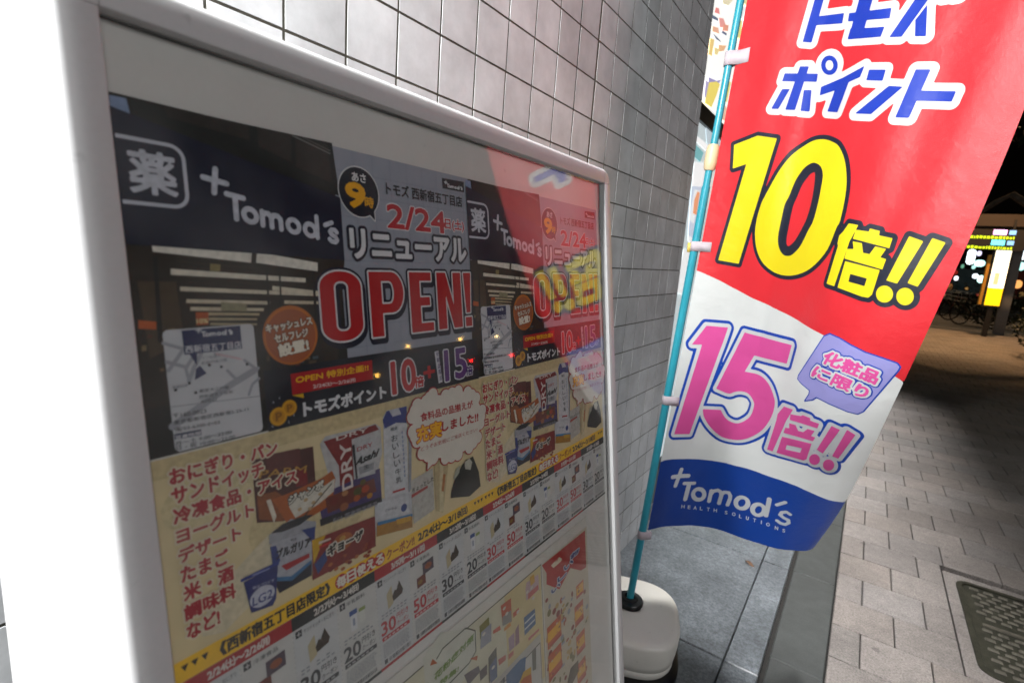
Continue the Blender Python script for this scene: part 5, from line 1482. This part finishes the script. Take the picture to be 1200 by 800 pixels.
# ================================================================== SMALL GROUND OBJECTS
mh = empty('manhole_cover', (0.80, 2.43, 0))
tag(mh, 'rectangular cast iron cover with raised studs set in the pavement', 'manhole cover')
M_IRON = mat('cast_iron', '#36362d', 0.55, metal=0.55, noise=0.4, nscale=30, bump=0.5, bscale=300)
M_CONC = tint_surface('concrete_surround', '#8f8c86', 0.8, 25, (220, 0.4), speck=(260, 0.75, 1.25))
def rr_loop(x0, y0, x1, y1, r, n=8):
    o_ = []
    for cx, cy, a0 in ((x1 - r, y1 - r, 0), (x0 + r, y1 - r, 90), (x0 + r, y0 + r, 180), (x1 - r, y0 + r, 270)):
        for k in range(n + 1): o_.append((cx + r * math.cos(math.radians(a0 + 90 * k / n)), cy + r * math.sin(math.radians(a0 + 90 * k / n))))
    return o_
def ring(mb, outer, inner, z0, z1):
    n = len(outer)
    vs = [(x, y, z1) for x, y in outer] + [(x, y, z1) for x, y in inner] + [(x, y, z0) for x, y in outer] + [(x, y, z0) for x, y in inner]
    fs = []
    for k in range(n):
        q = (k + 1) % n
        fs += [(k, q, n + q, n + k), (k, 2 * n + k, 2 * n + q, q), (n + k, n + q, 3 * n + q, 3 * n + k)]
    mb.add(vs, fs)
XA, XB, YA, YB = -0.318, 0.318, -0.318, 0.325
g = MB()
sq = rr_loop(MX0 - 0.80 + 0.003, MY0 - 2.43 + 0.003, MX1 - 0.80 - 0.003, MY1 - 2.43 - 0.003, 0.002)
ring(g, sq, rr_loop(XA - 0.0015, YA - 0.0015, XB + 0.0015, YB + 0.0015, 0.0465), -0.023, -0.0004)
g.build('surround', M_PAVER, mh, tint=True)
g = MB(); ring(g, rr_loop(XA, YA, XB, YB, 0.045), rr_loop(XA + 0.018, YA + 0.018, XB - 0.018, YB - 0.018, 0.03), -0.022, 0.0015)
g.build('cover_frame', M_IRON, mh)
g = MB()
lp = rr_loop(XA + 0.021, YA + 0.021, XB - 0.021, YB - 0.021, 0.028)
n = len(lp)
g.add([(x, y, -0.004) for x, y in lp] + [(x, y, -0.02) for x, y in lp], [tuple(range(n))] + [(k, k + n, (k + 1) % n + n, (k + 1) % n) for k in range(n)])
for r in range(19):
    yy = YA + 0.045 + 0.0305 * r
    if abs(yy - 0.012) < 0.02: continue
    for c in range(13):
        xx = XA + 0.042 + 0.0445 * c + (0.022 if r % 2 else 0)
        if xx + 0.03 > XB - 0.03: continue
        if abs(yy) > 0.24 and abs(xx) < 0.03: continue
        a_ = [(xx, yy), (xx + 0.030, yy), (xx + 0.030, yy + 0.012), (xx, yy + 0.012)]
        b_ = [(xx + 0.003, yy + 0.002), (xx + 0.027, yy + 0.002), (xx + 0.027, yy + 0.010), (xx + 0.003, yy + 0.010)]
        g.add([(x, y, -0.004) for x, y in a_] + [(x, y, 0.0014) for x, y in b_], [(4, 5, 6, 7), (0, 1, 5, 4), (1, 2, 6, 5), (2, 3, 7, 6), (3, 0, 4, 7)], 1)
g.box(XA + 0.05, XB - 0.05, 0.004, 0.020, -0.004, 0.001, 1)
g.build('cover_plate', [M_IRON, mat('worn_iron', '#625e55', 0.5, metal=0.45, noise=0.35, nscale=60, bump=0.3, bscale=300)], mh)
# dead leaf on the granite
lc = plane(879, 660, 2, 0.008)
g = MB()
N_ = 9
up_, lo_ = [], []
for k in range(N_):
    t = k / (N_ - 1); w_ = 0.011 * math.sin(math.pi * t) ** 0.8 * (1 - 0.35 * t)
    x_ = 0.045 * (t - 0.5)
    up_.append((x_, w_, 0.0045 + 0.004 * math.sin(5 * t))); lo_.append((x_, -w_ * 0.9, 0.003 + 0.005 * math.sin(4 * t + 1)))
mid = [(0.045 * (k / (N_ - 1) - 0.5), 0, 0.001 + 0.002 * math.sin(3 * k / 8)) for k in range(N_)]
g.add(up_ + mid + lo_, [(k, N_ + k, N_ + k + 1, k + 1) for k in range(N_ - 1)] + [(N_ + k, 2 * N_ + k, 2 * N_ + k + 1, N_ + k + 1) for k in range(N_ - 1)])
leaf = g.build('fallen_leaf', mat('dead_leaf', '#5a3f2a', 0.7, noise=0.4, nscale=120), None, True)
leaf.location = (lc[0], lc[1], 0.0045); leaf.rotation_euler = (0, 0, math.radians(-25))
md = leaf.modifiers.new('thick', 'SOLIDIFY'); md.thickness = 0.0006
tag(leaf, 'small curled brown leaf lying on the grey granite slab', 'leaf')

# ================================================================== THE STREET BEYOND
def PX(px, py, y): return plane(px, py, 1, y)
M_BLACK = mat('street_black', '#17181a', 0.5)
M_STEEL = mat('galvanised_steel', '#7d7f80', 0.45, metal=0.4, noise=0.1)
# bus stop light box
Y1 = 17.0
a = PX(1153, 357, Y1); b = PX(1171, 357.5, Y1); t_ = PX(1164, 289, Y1)
w_ = b[0] - a[0]; zb_, zt_ = a[2], t_[2]
stop = empty('stop_sign', ((a[0] + b[0]) / 2, Y1, 0))
tag(stop, 'tall lit bus stop box, white above and yellow below, on a dark post', 'stop sign')
g = MB(); g.box(-w_ / 2 - 0.05, w_ / 2 + 0.03, 0.0, 0.16, zb_ - 0.05, zt_ + 0.04)
g.build('case', M_BLACK, stop)
g = MB(); h_ = zt_ - zb_
g.box(-w_ / 2, w_ / 2, -0.012, -0.002, zb_ + 0.30 * h_, zt_)
g.build('white_panel', mat('lit_panel_white', '#fff4d8', 0.5, emit=2.2, emcol='#fff0cf'), stop)
g = MB(); g.box(-w_ / 2, w_ / 2, -0.012, -0.002, zb_, zb_ + 0.297 * h_)
g.build('yellow_panel', mat('lit_panel_yellow', '#f2c414', 0.5, emit=1.5, emcol='#f6c80e'), stop)
g = MB(); g.box(-w_ / 2 + 0.07, w_ / 2 - 0.12, -0.016, -0.0125, zb_ + 0.36 * h_, zb_ + 0.56 * h_)
g.build('timetable', mat('timetable_paper', '#c8b48a', 0.6, emit=1.1, emcol='#d8c090'), stop)
g = MB(); g.box(-w_ / 2 - 0.11, -w_ / 2 - 0.055, -0.01, 0.15, zb_, zt_ - 0.2)
g.build('side_strip', mat('lit_strip', '#b0802c', 0.5, emit=0.15), stop)
g = MB(); g.box(-0.05, 0.05, 0.03, 0.13, -0.01, zb_ - 0.052)
g.build('post', M_BLACK, stop)
# bus shelter with its display
Y2 = 18.3
f0 = PX(1168.5, 394, Y2)
sh = empty('bus_shelter', (f0[0], Y2, 0))
tag(sh, 'dark bus shelter roof carried by one broad grey post beside the lit stop box', 'bus shelter')
g = MB(); g.box(-0.11, 0.11, -0.06, 0.06, -0.02, PX(1184, 292, Y2)[2] + 0.55)
g.build('post', M_STEEL, sh)
zr_ = PX(1150, 268, Y2)[2]
g = MB(); g.box(-3.4, 1.8, -1.3, 0.9, zr_ + 0.10, zr_ + 0.2); 
g.build('roof', mat('shelter_roof', '#3a332c', 0.6), sh)
g = MB(); g.box(-3.4, 1.8, -1.36, -1.302, zr_ - 0.04, zr_ + 0.24)
g.build('fascia', mat('shelter_fascia', '#2b231e', 0.6), sh)
g = MB(); g.box(-1.0, 1.5, -0.2, -0.1, zr_ + 0.22, zr_ + 0.34)
g.build('lamp_bar', mat('lamp_bar', '#a8843c', 0.5, emit=0.25, emcol='#c79a48'), sh)  # roof beam that glows itself in place of lamplight on it
c0 = PX(1161, 280.5, 16.8)
dis = empty('departure_display', (c0[0], 16.8, c0[2]))
tag(dis, 'black departure display with rows of yellow, cyan and pink lights hanging under the shelter roof', 'display')
g = MB(); g.box(-0.62, 0.62, 0, 0.12, -0.24, 0.24); g.box(-0.4, -0.36, 0.04, 0.08, 0.24, zr_ + 0.10 - c0[2] + 0.01); g.box(0.36, 0.4, 0.04, 0.08, 0.24, zr_ + 0.10 - c0[2] + 0.01)
g.build('case', M_BLACK, dis)
for r in range(2):
    zz = 0.05 - 0.24 * r
    g = MB()
    x_ = -0.42 + 0.02 * r
    while x_ < 0.42:
        w2 = random.uniform(0.02, 0.06); g.box(x_, min(x_ + w2, 0.43), -0.008, -0.001, zz - 0.035, zz + 0.035 - random.uniform(0, 0.02)); x_ += w2 + 0.018
    g.build('text_row', mat('led_yellow', '#a4c81c', 0.5, emit=1.3, emcol='#a8d018'), dis)
    g = MB(); g.box(-0.50, -0.43, -0.008, -0.001, zz + 0.07, zz + 0.15); g.build('number', mat('led_blue', '#6fa8e8', 0.5, emit=1.3), dis)
    g = MB(); g.box(0.30, 0.42, -0.008, -0.001, zz + 0.07, zz + 0.17)
    g.build('number', mat('led_blue', '#6fa8e8', 0.5, emit=1.3), dis)
    g = MB(); g.box(0.02, 0.26, -0.008, -0.001, zz + 0.06, zz + 0.18)
    g.build('route_mark', mat('led_pink' if r == 0 else 'led_cyan', '#e6a6e6' if r == 0 else '#58d8e8', 0.5, emit=2.2), dis)
# street tree whose lit limb crosses the black sky
Y3 = 12.5
tr0 = PX(1192, 398, Y3)
M_BARK = mat('bark', '#4a4034', 0.85, noise=0.35, nscale=14, bump=0.8, bscale=60)
M_LEAF = mat('night_leaf', '#22301a', 0.6, noise=0.3)
tree = empty('street_tree', (tr0[0] + 0.35, Y3, 0))
tag(tree, 'dark street tree with a lamp lit limb at the right edge of the pavement', 'tree')
g = MB(); g.tube([(0, 0, -0.05), (0.03, 0, 0.8), (-0.02, 0.05, 1.8), (0.05, 0.1, 3.0)], [0.17, 0.14, 0.12, 0.09], 12)
g.build('trunk', M_BARK, tree, True)
l0 = PX(1146, 251, Y3 - 0.2); l1 = PX(1186, 228, Y3 - 0.2)
loc = Vector(tree.location)
g = MB(); g.tube([(0.03, 0.08, 2.2), tuple(Vector(l1) - loc), tuple(Vector((l0 + l1) / 2) - loc + Vector((0, 0, .03))), tuple(Vector(l0) - loc), tuple(Vector(l0) - loc + Vector((-0.4, 0.1, -0.02)))], [0.08, 0.055, 0.045, 0.035, 0.012], 10)
for k in range(9):
    a_ = random.uniform(0, 6.28); g.tube([(0.05, 0.1, 2.6 + 0.05 * k), (0.5 * math.cos(a_), 0.5 * math.sin(a_), 3.3 + 0.1 * k), (1.1 * math.cos(a_), 1.1 * math.sin(a_), 3.9 + 0.12 * k)], [0.05, 0.03, 0.012], 6)
g.build('limb', M_BARK, tree, True)
def leaf_cloud(n, cx, cy, cz, rx, ry, rz, size):
    mb = MB()
    for _ in range(n):
        while True:
            v = np.array([random.uniform(-1, 1) for _ in range(3)])
            if v @ v < 1 and (v @ v > 0.15): break
        c_ = Vector((cx + rx * v[0], cy + ry * v[1], cz + rz * v[2]))
        d1 = Vector((random.gauss(0, 1), random.gauss(0, 1), random.gauss(0, .6))).normalized(); d2 = d1.cross(Vector((random.gauss(0, 1), random.gauss(0, 1), random.gauss(0, 1)))).normalized()
        s_ = size * random.uniform(0.6, 1.3)
        mb.add([c_ - d1 * s_, c_ + d2 * s_ * .4, c_ + d1 * s_, c_ - d2 * s_ * .4], [(0, 1, 2, 3)])
    return mb
mb = MB()
for k in range(9):
    a_ = random.uniform(0, 6.28)
    m2 = leaf_cloud(420, 1.3 * math.cos(a_) * random.random(), 1.3 * math.sin(a_), 4.4 + random.uniform(-0.5, 1.3), 0.9, 0.9, 0.6, 0.07)
    mb.add(m2.v, m2.f)
mb.build('crown', M_LEAF, tree)
s0 = PX(1197, 412, 13.0)
bush = empty('planter_shrub', (s0[0] + 0.55, 13.2, 0))
tag(bush, 'low dark shrub clump at the right edge of the picture below the tree', 'shrub')
leaf_cloud(1500, 0, 0, 0.62, 0.75, 0.9, 0.6, 0.05).build('foliage', M_LEAF, bush)
g = MB()
for k in range(8):
    a_ = 6.28 * k / 8; g.tube([(0.05 * math.cos(a_), 0.05 * math.sin(a_), -0.05), (0.35 * math.cos(a_), 0.35 * math.sin(a_), 0.7)], [0.015, 0.006], 6)
g.build('stem', M_BARK, bush, True)
for (px, py, y, lab, n_, sx, sz) in ((1172, 372, 21.0, 'dark clipped hedge behind the shelter post', 900, 1.1, 0.55), (1126, 350, 34.0, 'dim dark hedge far behind the parked bicycles', 700, 2.2, 0.8)):
    q_ = PX(px, py, y)
    hd = empty('street_hedge', (q_[0], y, 0)); tag(hd, lab, 'hedge')
    leaf_cloud(n_, 0, 0, 0.55, sx, 0.5, sz, 0.07).build('foliage', M_LEAF, hd)
# parked bicycles
M_TYRE = mat('tyre', '#0f0f10', 0.7)
def torus(mb, c, R_, r_, n=24, k_=6, mi=0):
    vs = []; fs = []
    for i in range(n):
        a = 2 * math.pi * i / n
        for j in range(k_):
            b_ = 2 * math.pi * j / k_
            vs.append((c[0], c[1] + (R_ + r_ * math.cos(b_)) * math.cos(a), c[2] + (R_ + r_ * math.cos(b_)) * math.sin(a)))
    for i in range(n):
        for j in range(k_): fs.append((i * k_ + j, ((i + 1) % n) * k_ + j, ((i + 1) % n) * k_ + (j + 1) % k_, i * k_ + (j + 1) % k_))
    mb.add(vs, fs, mi)
def bicycle(x, y, rz, label, col):
    bk = empty('parked_bicycle', (x, y, 0)); bk.rotation_euler = (0, 0, rz)
    tag(bk, label, 'bicycle', 'bicycles parked along the pavement')
    for yy in (-0.53, 0.53):
        g = MB(); torus(g, (0, yy, 0.335), 0.315, 0.02)
        for k in range(9):
            a = math.pi * k / 9; g.tube([(0, yy - 0.31 * math.cos(a), 0.335 - 0.31 * math.sin(a)), (0, yy + 0.31 * math.cos(a), 0.335 + 0.31 * math.sin(a))], 0.003, 4)
        g.build('wheel', M_TYRE, bk)
    fm = mat('bicycle_' + col.strip('#'), col, 0.35)
    g = MB()
    for q in ([(0, -0.53, .335), (0, -0.1, .30)], [(0, -0.53, .335), (0, -0.2, .78)], [(0, -0.1, .30), (0, -0.22, .85)], [(0, -0.1, .30), (0, .38, .72)], [(0, -0.2, .72), (0, .36, .80)], [(0, .53, .335), (0, .36, .88)]): g.tube(q, 0.017, 8)
    g.build('frame', fm, bk)
    g = MB(); g.tube([(-0.28, .22, .98), (-0.12, .36, 1.0), (0, .36, .95), (.12, .36, 1.0), (.28, .22, .98)], 0.012, 8); g.tube([(0, .36, .86), (0, .36, .96)], 0.013, 8); g.build('handlebar', M_STEEL, bk)
    g = MB(); g.add([(-.02, -.06, .88), (.02, -.06, .88), (.09, -.34, .9), (-.09, -.34, .9), (-.02, -.06, .84), (.02, -.06, .84), (.08, -.34, .85), (-.08, -.34, .85)], [(0, 1, 2, 3), (4, 7, 6, 5), (0, 4, 5, 1), (1, 5, 6, 2), (2, 6, 7, 3), (3, 7, 4, 0)]); g.build('saddle', M_BLACK, bk)
    g = MB()
    for q in ((-.16, .5), (.16, .5)): g.tube([(q[0], .45, .72), (q[0] * 1.15, .45, .96), (q[0] * 1.15, .78, .96), (q[0], .74, .72), (q[0], .45, .72)], 0.006, 5)
    for z_ in (.72, .84, .96): g.tube([(-.17, .45, z_), (.17, .45, z_), (.17, .77, z_), (-.17, .77, z_), (-.17, .45, z_)], 0.006, 5)
    g.build('basket', M_STEEL, bk)
    return bk
for (px, py, y, rz, lb, col) in ((1143, 381, 20.5, 0.75, 'black bicycle standing nearest the lit stop box, its wheel ring facing the camera', '#1c1c1e'), (1131, 374, 22.5, 0.9, 'dark red bicycle in the middle of the parked row', '#4a1414'), (1120, 369, 25.0, 0.8, 'grey bicycle third from the lit stop box', '#4e5254'), (1112, 364, 28.0, 1.0, 'brown bicycle at the far end of the parked row by the banner edge', '#4a3020')):
    q = PX(px, py, y); bicycle(q[0], y, rz, lb, col)
# buildings across the street and their lit signs
g = MB(); g.box(-14, 45, 46, 60, -0.2, 26)
fb = empty('far_building', (12, 46, 0))
tag(fb, 'unlit dark building closing the end of the street behind the bicycles', 'building')
g = MB(); g.box(-26, 40, 0, 14, -0.2, 30); g.build('wall', mat('night_wall', '#0b0b0d', 0.8), fb)
def shopsign(px, py, wpx, hpx, col, e, label, y=40.0, col2=None):
    c_ = PX(px, py, y); k = np.linalg.norm(c_ - O3) * 0.86 / FPX
    s_ = empty('lit_sign', tuple(c_)); tag(s_, label, 'lit sign', 'small lit signs far down the street')
    w2, h2 = wpx * k / 2, hpx * k / 2
    g = MB(); g.box(-w2 - .04, w2 + .04, 0, 0.2, -h2 - .04, h2 + .04); g.build('case', M_BLACK, s_)
    g = MB(); r_ = rr_loop(-w2, -h2, w2, h2, min(w2, h2) * 0.97, 6); n_ = len(r_)
    g.add([(x, -0.012, z) for x, z in r_] + [(x, -0.002, z) for x, z in r_], [tuple(range(n_)), tuple(range(n_, 2 * n_))[::-1]] + [(k2, k2 + n_, (k2 + 1) % n_ + n_, (k2 + 1) % n_) for k2 in range(n_)])
    g.build('face', mat('sign_face_' + col.strip('#'), col, 0.5, emit=e), s_)
shopsign(1138, 301, 6.5, 15, '#e8fbff', 3.0, 'tallest of the white lit signs left of the stop box')
shopsign(1147.5, 297, 3.6, 5, '#e2dcff', 1.6, 'small lilac white lit sign right of the tallest one')
shopsign(1148, 308.5, 8.5, 6.5, '#bff4f0', 2.2, 'pale cyan lit sign below the lilac one')
shopsign(1143, 323.5, 5, 5, '#e6f4ff', 2.2, 'small bluish white lit sign low on the left')
shopsign(1149.5, 327, 5.5, 7.5, '#c9fbf2', 2.4, 'mint white lit sign close beside the stop box, lowest of the white group')
shopsign(1120.5, 326, 3.4, 4.6, '#f4f6ff', 2.0, 'tiny white lit sign next to the banner edge')
shopsign(1118, 319, 6, 5, '#8a2018', 0.8, 'dim red lit sign next to the banner edge')
shopsign(1198.5, 289, 6, 10, '#16407c', 0.9, 'navy blue lit sign at the right picture edge')
shopsign(1197.5, 299, 7, 9, '#eaf8ff', 2.4, 'white lit sign directly under the navy blue one')
shopsign(1196, 312, 7, 8, '#b4f2ea', 2.0, 'mint lit sign at the right picture edge below the white one')
shopsign(1192.5, 333, 6.5, 8, '#f0a25a', 1.5, 'orange lit sign right of the shelter post')
shopsign(1113, 336, 4, 7, '#a86a3c', 0.5, 'dull brown lit sign low beside the banner edge')

# road lamps across the street: seen mirrored in the acrylic pane
def mirror_ray(px, py):
    r = ray(px, py); r = r / np.linalg.norm(r)
    k = (-SC + 0.004) / (r @ SN)
    hit = O3 + r * k
    return hit, r - 2 * (r @ SN) * SN
for px, py, dist, col, lab in ((478, 405.5, 24, '#ffc860', 'warm yellow road lamp mirrored below the E of OPEN on the left flyer'), (442, 440, 24, '#ffc050', 'warm yellow road lamp mirrored beside the red ribbon on the left flyer'),
                               (539.5, 397, 26, '#ffc860', 'warm yellow road lamp mirrored below the exclamation mark on the left flyer'), (582, 394, 30, '#ffd890', 'pale road lamp mirrored on the map of the right flyer'),
                               (649.5, 392, 30, '#ffd890', 'pale road lamp mirrored on the red ribbon of the right flyer'), (552, 422.5, 28, '#ff1c18', 'red road lamp mirrored at the purple 15 of the left flyer'), (599.5, 416, 28, '#ff1c18', 'red road lamp mirrored beside the coins of the right flyer')):
    hit, d = mirror_ray(px, py)
    P_ = hit + d * dist
    lamp = empty('road_lamp', tuple(P_)); tag(lamp, lab, 'lamp', 'lamps across the road')
    g = MB(); g.lathe([(0.001, -0.085), (0.05, -0.07), (0.085, 0), (0.05, 0.07), (0.001, 0.085)], n=14)
    g.build('bulb', mat('lamp_' + col.strip('#'), col, 0.5, emit=26), lamp, True)
    g = MB(); g.tube([(0, 0, -0.09), (0, 0, -P_[2])], 0.04, 8); g.build('post', M_BLACK, lamp)

for px, py, w_, h_, col, e_, lab in ((1106, 345, 3, 3, '#d8a070', 0.5, 'faint peach lit sign lowest beside the banner edge'), (1128, 312, 2.5, 4, '#7ec8a8', 0.6, 'faint green lit sign left of the tallest white one'), (1133, 338, 3, 2.5, '#c89858', 0.5, 'faint amber lit sign above the parked bicycles'),
                               (1146, 345, 2.5, 3, '#a84838', 0.5, 'faint red lit sign low beside the stop box'), (1197, 345, 3.5, 5, '#8a6a3c', 0.5, 'faint brown lit sign below the orange one'), (1141, 313, 3, 4, '#b8f0e8', 1.2, 'faint aqua lit sign directly under the tallest white one')):
    shopsign(px, py, w_, h_, col, e_, lab)  # extra glowing faces, added as more dim lights in the dark background
far = tag(empty('added_shop_front', (8.0, 45.4, 0)), 'dim warm shop front at street level far behind the bicycles', 'shop front')
g = MB(); g.box(-7, 9, 0.05, 0.5, -0.1, 3.4); g.build('wall', mat('dim_front', '#1b1714', 0.8), far)  # added front whose glowing windows lift the dark background
for k in range(6):
    g = MB(); g.box(-6.5 + 2.5 * k, -4.6 + 2.5 * k, 0.0, 0.048, 0.6, 2.5 - 0.25 * (k % 2)); g.build('window', mat('dim_window_%s' % 'warm cool red'.split()[k % 3], ('#7a5230', '#34484c', '#50201a')[k % 3], 0.5, emit=0.10), far)
